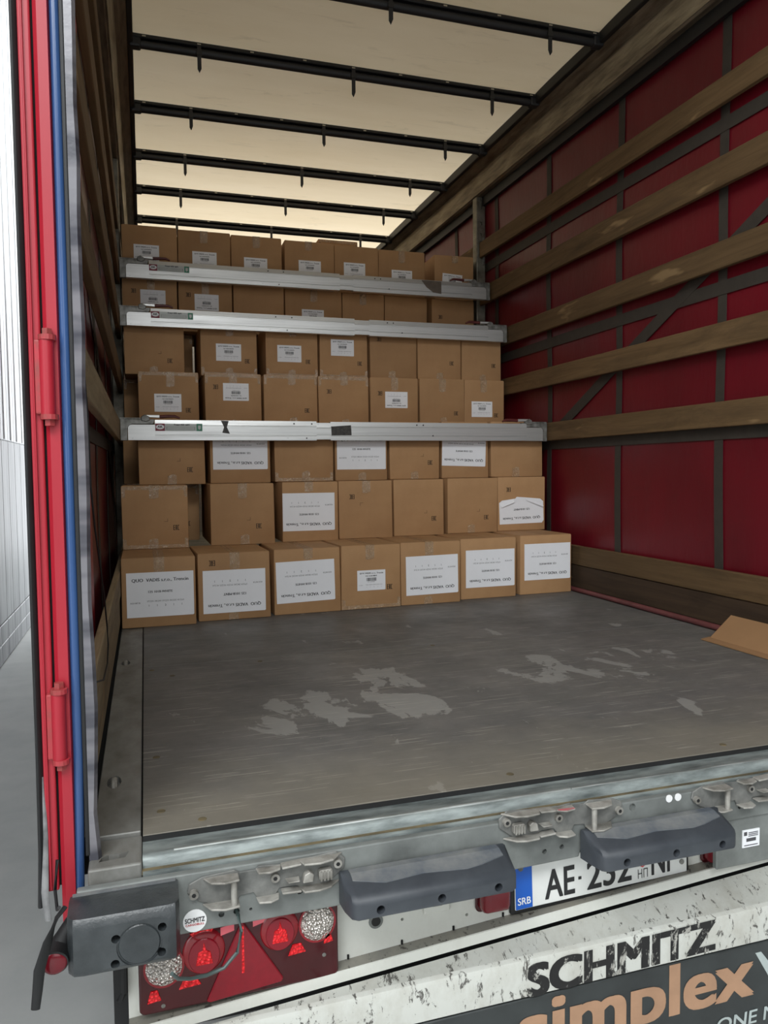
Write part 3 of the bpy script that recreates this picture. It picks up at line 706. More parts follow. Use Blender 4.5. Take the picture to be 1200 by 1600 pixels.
def carton(x0, x1, y, z0, h, d, yaw, label, spec):
    W_ = x1 - x0 - 0.003; h -= 0.0022
    c = bpy.data.objects.new('carton', None)
    rnd = random.Random(int(x0 * 1000) + int(z0 * 7777))
    mb = MB()
    # body: slightly uneven, softened edges, rear and sides straight
    g = 0.004
    f = [0.0025 * rnd.uniform(-1, 1) for _ in range(8)]
    b8 = [(0 + f[0], 0, 0), (W_ + f[1], 0, 0), (W_, d, 0), (0, d, 0), (0 + f[2], abs(f[3]), h), (W_ + f[4], abs(f[5]), h), (W_, d, h), (0, d, h)]
    mb._add(b8, [(0, 3, 2, 1), (4, 5, 6, 7), (0, 1, 5, 4), (1, 2, 6, 5), (2, 3, 7, 6), (3, 0, 4, 7)])
    mb.bevel(0.0045, 2)
    body = mb.build('carton', 'cardboard', smooth=True)
    bpy.data.objects.remove(c)
    body.location = (x0 + 0.0015, y, z0 + 0.0004); body.rotation_euler = (0, 0, yaw)
    tag(body, label, 'box', 'cartons of the load')
    K = dict(local=True)
    for (a, b) in ((0.004, W_ / 2 - 0.0015), (W_ / 2 + 0.0015, W_ - 0.004)):
        MB().box(a, b, 0.004, d - 0.004, h - 0.0008, h + 0.0014).build('top_flap', 'cardboard', body, local=True)
    # clear tape over the centre seam, folded down the front, and up from below
    tw = 0.024; xc = W_ / 2 + rnd.uniform(-0.01, 0.01)
    tl_ = spec.get('tape', 'tb'); dn = rnd.uniform(0.045, 0.085)
    if 't' in tl_:
        mb = MB().box(xc - tw, xc + tw, -0.0008, d * 0.9, h + 0.0013, h + 0.0020)
        mb.prism([(xc - tw, h + 0.0018), (xc - tw + 0.001, h - dn), (xc - 0.004, h - dn - 0.004), (xc + tw - 0.001, h - dn + 0.003), (xc + tw, h + 0.0018)], 'y', -0.0012, -0.0003)
        mb.build('packing_tape', 'tape', body, local=True)
    if 'b' in tl_:
        dn = rnd.uniform(0.035, 0.06); xb = xc + rnd.uniform(-0.01, 0.01)
        MB().prism([(xb - tw, 0.002), (xb + tw, 0.002), (xb + tw - 0.002, dn), (xb + 0.006, dn + 0.006), (xb - tw + 0.002, dn - 0.003)], 'y', -0.0012, -0.0003).build('packing_tape', 'tape', body, local=True)
    if 'T' in tl_:
        MB().prism([(0.003, h - 0.001), (0.003, h - 0.06), (0.018, h - 0.058), (0.02, h - 0.019), (W_ - 0.02, h - 0.022), (W_ - 0.018, h - 0.055), (W_ - 0.003, h - 0.058), (W_ - 0.003, h - 0.001)], 'y', -0.0008, -0.0002).build('packing_tape', 'tape', body, local=True)
    if 'B' in tl_:
        MB().prism([(0.003, 0.003), (0.003, 0.055), (0.020, 0.05), (0.022, 0.022), (W_ - 0.02, 0.020), (W_ - 0.018, 0.052), (W_ - 0.003, 0.05), (W_ - 0.003, 0.003)], 'y', -0.0008, -0.0002).build('packing_tape', 'tape', body, local=True)
    # label
    if 'kind' in spec:
        me, lw, lh = TPL[(spec['kind'], spec.get('word', 'WHITE'))]
        lx, lz_ = spec['at'][0] * W_, spec['at'][1] * h
        lw2 = min(lw, W_ * 0.93)
        cr = 0.004 if spec['kind'] == 'big' else 0.003
        hw, hh = lw2 / 2, lh / 2
        lx = min(max(lx, hw + 0.003), W_ - hw - 0.003)
        if spec.get('crumpled'):
            poly = [(-hw, -hh + .004), (hw - .012, -hh), (hw, -hh + .016), (hw, hh - .075), (hw - .02, hh - .058), (0.02, hh - .045), (-0.03, hh - .04), (-0.04, hh - .05), (-hw + .02, hh - .058), (-hw, hh - .072)]
        else:
            poly = [(-hw, -hh), (hw - cr, -hh), (hw, -hh + cr), (hw, hh), (-hw, hh)]
        sh = MB().prism(poly, 'y', -0.0006, 0.0).build('label_sheet', 'paper', body, local=True)
        sh.location = (lx, -0.0009, lz_); sh.rotation_euler = (0, spec.get('tilt', 0.0), 0)
        if spec.get('crumpled'):
            # two folded-over torn pieces of the sheet's top edge
            MB().loft([[(-hw + .004, -0.001, hh - .072), (-hw + .012, -0.010, hh - .100), (-hw + .016, -0.011, hh - .098)], [(-0.052, -0.001, hh - .052), (-0.058, -0.014, hh - .074), (-0.054, -0.015, hh - .071)]]).build('folded_corner', 'paper', sh, local=True)
            MB().loft([[(0.028, -0.001, hh - .052), (0.033, -0.006, hh - .066), (0.035, -0.007, hh - .064)], [(hw - .006, -0.001, hh - .083), (hw - .01, -0.012, hh - .108), (hw - .004, -0.012, hh - .106)]]).build('folded_corner', 'paper', sh, local=True)
            full = bpy.data.meshes[me.name]; bm = bmesh.new(); bm.from_mesh(full)
            bmesh.ops.delete(bm, geom=[v for v in bm.verts if v.co.z < -0.022], context='VERTS')
            me = bpy.data.meshes.new('lettering'); bm.to_mesh(me); bm.free(); me.materials.append(M['ink'])
        link('lettering', me, sh, (0, -0.0009, 0), math.pi if spec.get('inv') else 0.0)
    if 'eac' in spec:
        fx, fz = spec['eac']; inv = fx < 0.5
        link('printed_mark', EAC, body, (fx * W_, -0.0006, fz * h), math.pi if inv else 0.0)
        if spec.get('mark'):
            link('printed_mark', CORNER, body, (spec['mark'][0] * W_, -0.0006, spec['mark'][1] * h), math.pi if inv else 0.0)
    return body


BOX = [
 [(-0.011, 2.104, 0.322, 0.0, 0.322), (0.330, 2.150, 0.680, 0.0, 0.324), (0.699, 2.182, 1.040, 0.0, 0.326), (1.042, 2.195, 1.366, 0.0, 0.329), (1.369, 2.218, 1.713, 0.0, 0.331), (1.733, 2.275, 2.072, 0.0, 0.333), (2.106, 2.305, 2.441, 0.0, 0.335)],
 [(-0.011, 2.505, 0.316, 0.322, 0.323), (0.429, 2.534, 0.766, 0.324, 0.324), (0.809, 2.557, 1.122, 0.326, 0.325), (1.131, 2.58, 1.447, 0.329, 0.324), (1.458, 2.602, 1.769, 0.331, 0.325), (1.800, 2.625, 2.126, 0.333, 0.326), (2.133, 2.648, 2.457, 0.335, 0.327)],
 [(0.074, 2.72, 0.423, 0.645, 0.33), (0.447, 2.718, 0.779, 0.648, 0.331), (0.798, 2.716, 1.139, 0.651, 0.332), (1.146, 2.715, 1.463, 0.653, 0.335), (1.472, 2.713, 1.788, 0.656, 0.336), (1.797, 2.712, 2.105, 0.659, 0.337), (2.118, 2.71, 2.472, 0.662, 0.338)],
 [(0.083, 3.108, 0.425, 0.975, 0.32), (0.458, 3.124, 0.793, 0.979, 0.318), (0.809, 3.139, 1.146, 0.983, 0.317), (1.152, 3.155, 1.482, 0.988, 0.314), (1.495, 3.171, 1.822, 0.992, 0.313), (1.836, 3.186, 2.156, 0.996, 0.312), (2.16, 3.202, 2.454, 1.0, 0.31)],
 [(0.007, 3.259, 0.354, 1.295, 0.315), (0.449, 3.258, 0.794, 1.297, 0.316), (0.844, 3.257, 1.178, 1.3, 0.315), (1.187, 3.255, 1.508, 1.302, 0.316), (1.521, 3.254, 1.845, 1.305, 0.315), (1.848, 3.252, 2.158, 1.308, 0.315), (2.163, 3.25, 2.456, 1.31, 0.315)],
 [(0.002, 3.548, 0.337, 1.61, 0.32), (0.341, 3.566, 0.682, 1.613, 0.318), (0.69, 3.582, 1.024, 1.615, 0.317), (1.035, 3.6, 1.428, 1.618, 0.315), (1.432, 3.618, 1.737, 1.62, 0.313), (1.742, 3.634, 2.062, 1.623, 0.311), (2.104, 3.652, 2.437, 1.625, 0.31)],
 [(0.007, 3.53, 0.34, 1.93, 0.32), (0.344, 3.55, 0.675, 1.931, 0.319), (0.679, 3.57, 1.012, 1.932, 0.318), (1.034, 3.59, 1.376, 1.933, 0.317), (1.38, 3.61, 1.697, 1.933, 0.317), (1.701, 3.63, 2.046, 1.934, 0.316), (2.125, 3.65, 2.45, 1.935, 0.315)],
]
B, s_ = 'big', 'small'
SPEC = [
 [dict(kind=B, at=(.52, .47), tape='t'), dict(kind=B, word='MINT', inv=1, at=(.5, .43), tape='tb', eac=(.2, .86)), dict(kind=B, inv=1, at=(.47, .5), tilt=-.02, tape='t'),
  dict(kind=s_, word='MINT', at=(.5, .45), tape='tB', eac=(.81, .33)), dict(kind=B, inv=1, at=(.52, .47), tilt=-.01, tape='tb'), dict(kind=B, inv=1, at=(.53, .5), tape=''), dict(kind=B, inv=1, at=(.53, .55), tape='')],
 [dict(tape='tbTB', eac=(.815, .33), mark=(.66, .45)), dict(tape='tb', eac=(.75, .3), mark=(.59, .42)), dict(kind=B, inv=1, at=(.47, .5), tape='t'), dict(tape='t', eac=(.24, .73), mark=(.42, .6)),
  dict(tape='', eac=(.8, .3), mark=(.63, .42)), dict(tape='b', eac=(.77, .28), mark=(.61, .41)), dict(kind=B, word='MINT', inv=1, at=(.5, .44), crumpled=1, tilt=-.03, tape='', eac=(.23, .77))],
 [dict(tape='b', eac=(.77, .24), mark=(.6, .4)), dict(kind=B, inv=1, at=(.5, .54), tape=''), dict(tape='bB', eac=(.2, .8)), dict(kind=B, at=(.5, .5), tape='b'), dict(tape='b', eac=(.81, .29), mark=(.65, .42)), dict(kind=B, inv=1, at=(.48, .52), tilt=.03, tape=''), dict(tape='b')],
 [dict(kind=s_, at=(.48, .44), tape='tT', eac=(.82, .31)), dict(kind=s_, inv=1, at=(.55, .66), tape='tbT', eac=(.19, .75)), dict(tape='tbT', eac=(.8, .32)), dict(tape='tbT', eac=(.21, .7)), dict(kind=s_, inv=1, at=(.54, .55), tape='t', eac=(.2, .68)),
  dict(tape='tb', eac=(.81, .28)), dict(kind=s_, at=(.44, .37), tape='t', eac=(.8, .24))],
 [dict(tape='b', eac=(.76, .27), mark=(.59, .42)), dict(kind=s_, at=(.49, .46), tape='tbB', eac=(.82, .3)), dict(kind=s_, at=(.45, .47), tape='tbB', eac=(.81, .32)), dict(kind=s_, at=(.47, .62), tape='bB', eac=(.83, .31)), dict(tape='b', eac=(.19, .82)),
  dict(tape='b', eac=(.79, .36)), dict(tape='b', eac=(.81, .33))],
 [dict(kind=s_, inv=1, at=(.55, .62), tape='t', eac=(.2, .75)), dict(kind=s_, inv=1, at=(.52, .6), tape='t', eac=(.18, .74)), dict(tape=''), dict(kind=s_, at=(.48, .42), tape='t'), dict(tape='t'), dict(tape=''), dict(tape='', eac=(.2, .6))],
 [dict(kind=s_, at=(.44, .47), tape=''), dict(kind=s_, at=(.5, .43), tape='t'), dict(kind=s_, at=(.48, .4), tape='t'), dict(kind=s_, at=(.5, .44), tape='t'), dict(kind=s_, at=(.45, .48), tape=''), dict(kind=s_, at=(.5, .41), tape='t'), dict(kind=s_, at=(.45, .42), tilt=.06, tape='t')],
]
ROWN = ['bottom row', 'second row up', 'third row up', 'fourth row up', 'fifth row up', 'sixth row up', 'top row']
ORD = ['first', 'second', 'third', 'fourth', 'fifth', 'sixth', 'seventh']
for r, row in enumerate(BOX):
    for i, (x0, y, x1, z0, h) in enumerate(row):
        sp = SPEC[r][i]
        if 'kind' in sp:
            look = ('crumpled ' if sp.get('crumpled') else '') + ('upside-down ' if sp.get('inv') else '') + ('large' if sp['kind'] == 'big' else 'small') + ' white label'
            lab = 'carton with %s, %s from left wall in the %s' % (look, ORD[i], ROWN[r])
        else:
            lab = 'plain brown carton without a label, %s from left wall in the %s' % (ORD[i], ROWN[r])
        d = 0.62 if r > 0 else 0.42
        if (r, i) in ((1, 0), (2, 0), (3, 0), (4, 0)): d = 0.40
        if (r, i) in ((6, 4), (5, 4)): d = 1.0
        yaw = (0.012 if i == 0 else 0.03) if r == 0 else random.uniform(-0.004, 0.004)
        if r == 6 and i == 6: yaw = -0.03; x0 += 0.0; x1 -= 0.02
        if i == 0: yaw = min(yaw, 0.003)
        carton(x0, x1, y, z0, h, d, yaw, lab, sp)
for (x0, y, x1, z0, h, d, where) in ((0.075, 2.945, 0.400, 0.322, 0.322, 0.5, 'set back in the gap of the second row up'), (-0.008, 3.13, 0.330, 0.645, 0.329, 0.5, 'set back beside the left wall in the third row up'),
                              (-0.006, 3.52, 0.330, 0.975, 0.319, 0.5, 'set back beside the left wall in the fourth row up'), (0.10, 3.67, 0.430, 1.295, 0.314, 0.5, 'set back in the gap of the fifth row up'),
                              (1.390, 4.15, 1.700, 2.2505, 0.195, 0.42, 'standing behind the top row with only its top edge showing')):
    carton(x0, x1, y, z0, h, d, 0.0, 'shadowed brown carton ' + where, dict(tape='T', eac=(.8, .3)))

# --------------------------------------------------- load bars
def load_bar(y, z0, z1, xj0, xj1, label, extra):
    H = z1 - z0; zc = z0
    root = empty('load_bar', (-0.01, y, z0), label, 'load bar', 'aluminium load bars across the trailer')
    def profile(zb, zt, d):
        return [(y, zb), (y, zb + .022), (y + .003, zb + .024), (y + .003, zb + .027), (y, zb + .029), (y, zt - .032), (y + .0025, zt - .030), (y + .0025, zt - .027), (y, zt - .025), (y + .004, zt), (y + d, zt), (y + d, zb)]
    MB().prism(profile(z0 + .002, z1 - .004, .042), 'x', 0.165, xj0).build('outer_tube', 'alu', root)
    # lower end of the tube inside the bracket, rounded corner
    def end(xe, xs, sgn):
        r = .02; zt = z1 - .030
        arc = [(xe + sgn * r - sgn * r * math.sin(a), zt - r + r * math.cos(a)) for a in [k / 6 * math.pi / 2 for k in range(7)]]
        MB().prism([(xs, z0 + .002), (xs, zt)] + arc + [(xe, z0 + .002)], 'y', y + .0005, y + .040).build('tube_end', 'alu', root)
    end(0.030, 0.165, 1)
    MB().prism(profile(z0 + .008, z1 - .012, .030), 'x', xj0, xj1).build('middle_tube', 'alu', root)
    MB().prism(profile(z0 + .003, z1 - .006, .040), 'x', xj1, 2.330).build('inner_tube', 'alu', root)
    end(2.440, 2.330, -1)
    for sgn, xw in ((1, -0.008), (-1, 2.472)):
        X = lambda d: xw + sgn * d
        br = MB().prism([(X(0), z0), (X(.036), z0), (X(.036), z1 - .05), (X(.045), z1 - .034), (X(.06), z1 - .027), (X(.160), z1 - .027), (X(.168), z1 - .020), (X(.172), z1), (X(0), z1)], 'y', y + .006, y + .036).bevel(.002, 1).build('end_bracket', 'zinc', root)
        MB().cyl((X(.012), y + .001, z0 + .012), (X(.012), y + .008, z0 + .012), .006, 10).build('bolt', 'zinc', br)
        MB().box(min(X(-0.0), X(.12)), max(X(-0.0), X(.12)), y + .012, y + .03, z1, z1 + .007).build('latch_rod', 'zinc', br)
        MB().prism([(X(.105), z1 - .01), (X(.105), z1 + .014), (X(.125), z1 + .024), (X(.145), z1 + .012), (X(.150), z1 - .006), (X(.13), z1 - .014)], 'y', y + .0, y + .03).bevel(.003, 1).build('latch_pivot', 'zinc', br)
        lv = MB().prism([(X(.118), z1 + .010), (X(.12), z1 + .022), (X(.198), z1 + .022), (X(.198), z1 + .006)], 'y', y + .006, y + .026).bevel(.002, 1).build('lever', 'alu', root)
        MB().tube([(X(.197), y + .016, z1 + .013), (X(.24), y + .016, z1 + .016), (X(.275), y + .014, z1 + .016), (X(.300), y + .012, z1 + .006)], [.010, .009, .008, .005], 8).build('grip', 'grip', lv, smooth=True)
    st = MB().box(0.166, 0.406, y - .0008, y + .001, z0 + .050, z0 + .088).build('sticker', 'sticker', root)
    MB().box(0.166, 0.214, y - .0014, y - .0006, z0 + .050, z0 + .089).build('emblem', 'maroon', st)
    MB().prism([(0.190 + .021 * math.cos(k / 20 * math.tau), z0 + .071 + .0125 * math.sin(k / 20 * math.tau)) for k in range(20)], 'y', y - .002, y - .0012).build('emblem', 'paper', st)
    put_text(MB(), 'AK', 0.190, z0 + .066, width=.026, height=.012, y=y - .0022, bold=.03).build('lettering', 'ink', st)
    MB().box(0.376, 0.406, y - .0014, y - .0006, z0 + .050, z0 + .089).build('emblem', 'green', st)
    MB().prism([(.384, z0 + .08), (.384, z0 + .064), (.391, z0 + .057), (.398, z0 + .064), (.398, z0 + .08)], 'y', y - .002, y - .0012).build('emblem', 'sticker', st)
    mb = put_text(MB(), 'Fmax=400 daN', 0.300, z0 + .079, width=.078, y=y - .0012, bold=.03)
    for k in range(3): mb.box(0.226, 0.366, y - .0012, y - .0009, z0 + .071 - k * .007, z0 + .0718 - k * .007)
    mb.box(0.223, 0.2245, y - .0012, y - .0009, z0 + .056, z0 + .072); mb.box(0.366, 0.3675, y - .0012, y - .0009, z0 + .056, z0 + .072)
    mb.build('lettering', 'ink', st)
    for (x, z) in ((.9, .092), (1.0, .092), (.97, .014), (1.62, .09), (1.66, .09), (1.72, .03)):
        MB().cyl((x, y + .001, z0 + z * H / .11), (x, y - .001, z0 + z * H / .11), .004, 8).build('rivet', 'dark_chassis', root)
    for nm, mt, poly in extra:
        MB().prism(poly, 'y', y - .001, y + .003).build(nm, mt, root)
    return root


load_bar(2.645, .878, .990, 1.027, 1.107, 'aluminium load bar with a worn black tape patch, lowest of the three bars',
         [('worn_patch', 'smudge', [(1.110, .958), (1.225, .966), (1.228, .910), (1.112, .908)]), ('paint_smudge', 'smudge', [(.505, .985), (.545, .983), (.535, .95), (.55, .915), (.51, .92), (.52, .95)])])
load_bar(3.185, 1.566, 1.676, 1.402, 1.499, 'bright aluminium load bar just below the sixth row of cartons, middle one of three', [])
load_bar(3.450, 1.905, 2.020, 1.376, 1.468, 'aluminium load bar with a brown tape corner, highest of the three bars',
         [('brown_tape', 'brown_tape', [(1.955, 2.010), (1.99, 1.965), (2.04, 1.932), (2.10, 1.925), (2.10, 2.010)])])

# --------------------------------------------------- loose cardboard on the floor, hanging wire
cs = empty('cardboard_sheet', (2.35, 0.6, 0.0), 'folded strip of loose brown cardboard lying on the floor by the right wall', 'cardboard')
MB().loft([[(2.272, 1.035, .002), (2.330, 1.050, .004), (2.330, 1.050, .008), (2.272, 1.035, .006)], [(2.272, .10, .002), (2.330, .10, .004), (2.330, .10, .008), (2.272, .10, .006)]]).build('lower_flap', 'cardboard_sheet', cs)
MB().loft([[(2.318, 1.035, .004), (2.440, 1.055, .085), (2.438, 1.055, .089), (2.316, 1.035, .008)], [(2.318, .10, .004), (2.440, .10, .085), (2.438, .10, .089), (2.316, .10, .008)]]).build('upper_flap', 'cardboard_sheet', cs)
wr = MB().tube([(-.006, .13, .91), (-.003, .15, .829), (-.004, .187, .683), (-.005, .31, .579), (-.005, .443, .491), (-.005, .598, .388), (-.004, .68, .29), (-.003, .69, .235), (-.003, .62, .20), (-.003, .43, .205), (-.003, .12, .281)], 0.0022, 8).build('wire', 'black', smooth=True)
tag(wr, 'thin black wire hanging in a loop on the left wooden laths', 'wire')

# --------------------------------------------------- latch brackets
def latch(x, z, L, flip, label):
    root = empty('latch_bracket', (x, -0.112, z), label, 'latch', 'door latch brackets on the rear sill')
    yb = -0.1125
    def X(t): return x + (L - t if flip else t)
    def prism(poly, axis, a, b, nm, mt='latch', bev=.0012, par=root):
        if axis == 'z': q = [(X(p[0]), p[1]) for p in poly]
        else: q = [(X(p[0]), z + p[1]) for p in poly]
        if axis == 'z': a, b = z + a, z + b
        m_ = MB().prism(q, axis, a, b)
        if bev: m_.bevel(bev, 1)
        return m_.build(nm, mt, par)
    # back plate with the long waisted outline
    bp = prism([(-.012, .0), (-.008, .016), (.015, .026), (.075, .030), (.085, .024), (.115, .024), (.12, .030), (.165, .026), (.24, .032), (.272, .034), (.290, .018), (.288, -.002), (.255, -.026), (.21, -.030), (.19, -.020), (.16, -.020), (.15, -.034), (.118, -.034), (.11, -.020), (.085, -.022), (.08, -.032), (.045, -.034), (.01, -.020)], 'y', yb - .004, yb, 'back_plate', 'latch_back')
    prism([(.015, yb), (.03, yb - .026), (.055, yb - .034), (.082, yb - .030), (.082, yb)], 'z', .020, .024, 'upper_jaw')
    prism([(.015, yb), (.03, yb - .026), (.055, yb - .034), (.082, yb - .030), (.082, yb)], 'z', -.030, -.026, 'lower_jaw')
    mb = MB().cyl((X(.072), yb - .023, z - .028), (X(.072), yb - .023, z + .022), .006, 12).build('jaw_pin', 'latch', root, smooth=True)
    prism([(.115, yb), (.118, yb - .022), (.140, yb - .026), (.160, yb - .018), (.164, yb)], 'z', .022, .026, 'upper_lip')
    prism([(.115, yb), (.118, yb - .024), (.140, yb - .028), (.156, yb - .020), (.160, yb)], 'z', -.034, -.030, 'lower_lip')
    prism([(.195, yb), (.205, yb - .026), (.235, yb - .030), (.262, yb - .024), (.285, yb)], 'z', .026, .030, 'end_hood')
    prism([(.195, yb), (.205, yb - .026), (.235, yb - .028), (.258, yb - .022), (.280, yb)], 'z', -.028, -.024, 'end_tray')
    prism([(.163, .028), (.20, .030), (.20, .026), (.163, .024)], 'y', yb - .022, yb, 'bridge')
    prism([(.163, -.022), (.20, -.024), (.20, -.028), (.163, -.026)], 'y', yb - .020, yb, 'bridge')
    for (t, zz) in ((.000, -.002), (.151, .004), (.274, .012)):
        bo = MB().cyl((X(t), yb - .003, z + zz), (X(t), yb - .012, z + zz), .0085, 14).build('bolt', 'latch', root, smooth=True)
        MB().cyl((X(t), yb - .0119, z + zz), (X(t), yb - .0126, z + zz), .0042, 6).build('socket', 'dark_chassis', bo)
    kb = MB()
    a, b = sorted((X(.235), X(.262)))
    kb.box(a, b, yb - .020, yb - .004, z - .012, z + .008); kb.bevel(.003, 1)
    kb = kb.build('ribbed_knob', 'latch', root)
    for k in range(4): MB().box(a + .002 + k * .0065, a + .005 + k * .0065, yb - .0225, yb - .019, z - .011, z + .007).build('rib', 'latch', kb)
    prism([(.203, -.012), (.207, .004), (.217, .008), (.225, .002), (.223, -.012)], 'y', yb - .018, yb - .002, 'catch')
    prism([(.170, yb - .004), (.174, yb - .024), (.196, yb - .024), (.198, yb - .004)], 'z', -.004, -.002, 'slotted_tab')
    if flip:
        prism([(.120, yb - .0225), (.140, yb - .0265), (.158, yb - .0195), (.158, yb - .016), (.120, yb - .018)], 'z', .0262, .0268, 'red_edge', 'latch_red', 0)
    return root


latch(.172, -.068, .285, False, 'cast metal latch bracket above the tail light cluster')
latch(.800, -.042, .285, True, 'cast metal latch bracket with a red edge, between the two rubber buffers')
latch(1.292, -.048, .285, False, 'cast metal latch bracket above the small grey type label, at the far right')

# --------------------------------------------------- rubber buffers
def buffer(x0, x1, zt, label):
    root = empty('rubber_buffer', (x0, -0.113, zt - .05), label, 'buffer', 'rubber buffers on the rear sill')
    def loop(x, k):
        return [(x, -.1168, zt - .002), (x, -.1168 - .020 * k, zt), (x, -.1168 - .068 * k, zt - .016), (x, -.1168 - .080 * k, zt - .022 - .004 * (1 - k)), (x, -.1168 - .084 * k, zt - .030), (x, -.1168 - .084 * k, zt - .057), (x, -.1168 - .080 * k, zt - .060), (x, -.1168, zt - .066)]
    b = MB().loft([loop(x0, .55), loop(x0 + .007, .9), loop(x0 + .018, 1.0), loop(x1 - .018, 1.0), loop(x1 - .007, .9), loop(x1, .5)]).build('block', 'rubber', root, smooth=True)
    c = MB(); L = x1 - x0
    for f in (.17, .52, .86): c.cyl((x0 + L * f, -.21, zt - .044), (x0 + L * f, -.165, zt - .044), .0085, 14)
    cut(b, c)
    for f in (.17, .52, .86):
        MB().cyl((x0 + L * f, -.172, zt - .044), (x0 + L * f, -.166, zt - .044), .0055, 6).build('bolt', 'dark_chassis', root)
    MB().loft([[(x, -.119, zt + .0000), (x, -.1368, zt + .0010), (x, -.150 - k, zt - .0022 - k * .333), (x, -.150 - k, zt - .0050 - k * .333), (x, -.1368, zt - .001), (x, -.119, zt - .002)] for x, k in ((x0 + .018, .004), (x0 + .08, .020), (x0 + .16, .014), (x0 + .25, .022), (x1 - .07, .018), (x1 - .018, .006))]).build('scuffed_top', 'rubber_top', root)
    return root


buffer(.449, .803, -.073, 'grey rubber buffer right of the tail light, above the white panel')
buffer(.990, 1.343, -.072, 'grey rubber buffer partly covering the licence plate')

# corner block with round recess
cb = empty('corner_buffer', (.05, -.113, -.14), 'large worn black rubber corner block with four bolt holes, left of the tail light', 'buffer')
mb = MB()
def cl(x, k): return [(x, -.113, -.040), (x, -.113 - .03 * k, -.036), (x, -.113 - .076 * k, -.042), (x, -.113 - .086 * k, -.054), (x, -.113 - .087 * k, -.130), (x, -.113 - .080 * k, -.139), (x, -.113, -.142)]
blk = mb.loft([cl(-.040, .8), cl(-.030, .97), cl(-.015, 1), (cl(.125, 1)), cl(.137, .97), cl(.144, .8)]).build('block', 'rubber_worn', cb, smooth=True)
c = MB()
for (x, z) in ((.038, -.081), (.114, -.074), (.036, -.124), (.112, -.118)): c.cyl((x, -.215, z), (x, -.175, z), .0075, 14)
ring = [(.076 + .0375 * math.cos(k / 36 * math.tau), -.098 + .0375 * math.sin(k / 36 * math.tau)) for k in range(36)]
c.prism(ring, 'y', -.215, -.1965)
cut(blk, c)
ring2 = [(.076 + .035 * math.cos(k / 36 * math.tau), -.098 + .035 * math.sin(k / 36 * math.tau)) for k in range(36)]
MB().prism(ring2, 'y', -.1985, -.194).bevel(.002, 1).build('round_pad', 'rubber_worn', cb)
MB().box(-.036, .140, -.118, -.1125, -.046, -.036).build('mount', 'rubber_top', cb)

# red outline lamp on a rubber arm, loose strap
ol = empty('outline_lamp', (-.058, -.17, -.10), 'small round red outline lamp on a rubber arm at the lower left corner', 'lamp')
MB().tube([(-.035, -.135, -.07), (-.046, -.15, -.085), (-.057, -.165, -.100)], [.012, .015, .019], 14).build('rubber_arm', 'black', ol, smooth=True)
MB().cyl((-.058, -.160, -.102), (-.0595, -.192, -.107), .0215, 24).build('lamp_body', 'black', ol, smooth=True)
MB().dome((-.0597, -.192, -.107), .0200, .006).build('lens', 'dome_red', ol, smooth=True)
st = MB().tube([(-.062, -.09, .02), (-.066, -.10, -.03), (-.060, -.13, -.05), (-.052, -.17, -.025)], .003, 8).build('wire', 'black', smooth=True)
tag(st, 'short black wire looping from the red corner post to the outline lamp', 'wire')
st = MB().tube([(-.040, -.195, -.012), (-.052, -.21, -.020), (-.066, -.215, -.055), (-.080, -.215, -.100), (-.084, -.215, -.135), (-.088, -.215, -.165)], [.005, .008, .009, .009, .008, .007], 10, .003).build('rubber_strap', 'black', smooth=True)
tag(st, 'loose black rubber strap hanging beside the red outline lamp', 'strap')
mf = empty('support_bracket', (.0, -.03, -.2), 'dark metal bracket behind the left end of the tail light', 'bracket')
MB().prism([(-.005, -.148), (.055, -.148), (.055, -.185), (.02, -.165)], 'y', -.09, -.07).build('gusset', 'dark_chassis', mf)
MB().tube([(.046, -.06, -.16), (.044, -.06, -.27), (.034, -.06, -.285)], .006, 8).build('stay', 'dark_chassis', mf, smooth=True)

# --------------------------------------------------- tail light cluster
tlr = empty('tail_light', (.26, -.03, -.31), 'long red tail light cluster with two clear round lenses and a triangle reflector', 'tail light')
x0, x1, zb, zt = .070, .455, -.311, -.150
MB().box(x0 - .004, x1 + .003, -.057, -.0505, zb - .007, zt).bevel(.003, 1).build('backing_plate', 'white', tlr)
MB().prism([(x0, zb + .006), (x0 + .006, zb), (x1 - .008, zb), (x1, zb + .008), (x1, zt), (x0, zt)], 'y', -.080, -.052).bevel(.004, 2).build('housing', 'lens_dark', tlr)
yf = -.0802
for (x, z, r) in ((.116, -.222, .0345), (.412, -.192, .0350)):
    ln = MB().dome((x, yf, z), r, .010, 28, 6, r * 1.08).build('clear_lens', 'facet_clear', tlr, smooth=True)
    MB().prism([(x + (r + .003) * math.cos(k / 28 * math.tau), z + (r * 1.08 + .003) * math.sin(k / 28 * math.tau)) for k in range(28)], 'y', yf - .002, yf).build('rim', 'lens_red', ln)
for (x, z, r) in ((.190, -.206, .040), (.336, -.192, .038)):
    ln = MB().dome((x, yf, z), r, .007, 28, 6, r * 1.12).build('red_lens', 'lens_red', tlr, smooth=True)
    rg = MB().prism([(x + r * .74 * math.cos(k / 28 * math.tau), z - .006 + r * .86 * math.sin(k / 28 * math.tau)) for k in range(28)], 'y', yf - .0085, yf - .004).bevel(.0015, 1).build('inner_ring', 'reflex', ln)
    MB().prism([(x - .016, z - .022), (x - .011, z + .004), (x - .003, z + .006), (x, z + .022), (x + .004, z + .006), (x + .012, z + .002), (x + .016, z - .022)], 'y', yf - .0100, yf - .008).bevel(.001, 1).build('painted_glint', 'facet_red', ln)  # bright red shape painted as a glint inside the unlit lens
    MB().prism([(x - .026, z + .040), (x - .018, z + .030), (x + .014, z + .034), (x + .020, z + .046)], 'y', yf - .003, yf - .001).build('upper_facets', 'facet_red', ln)
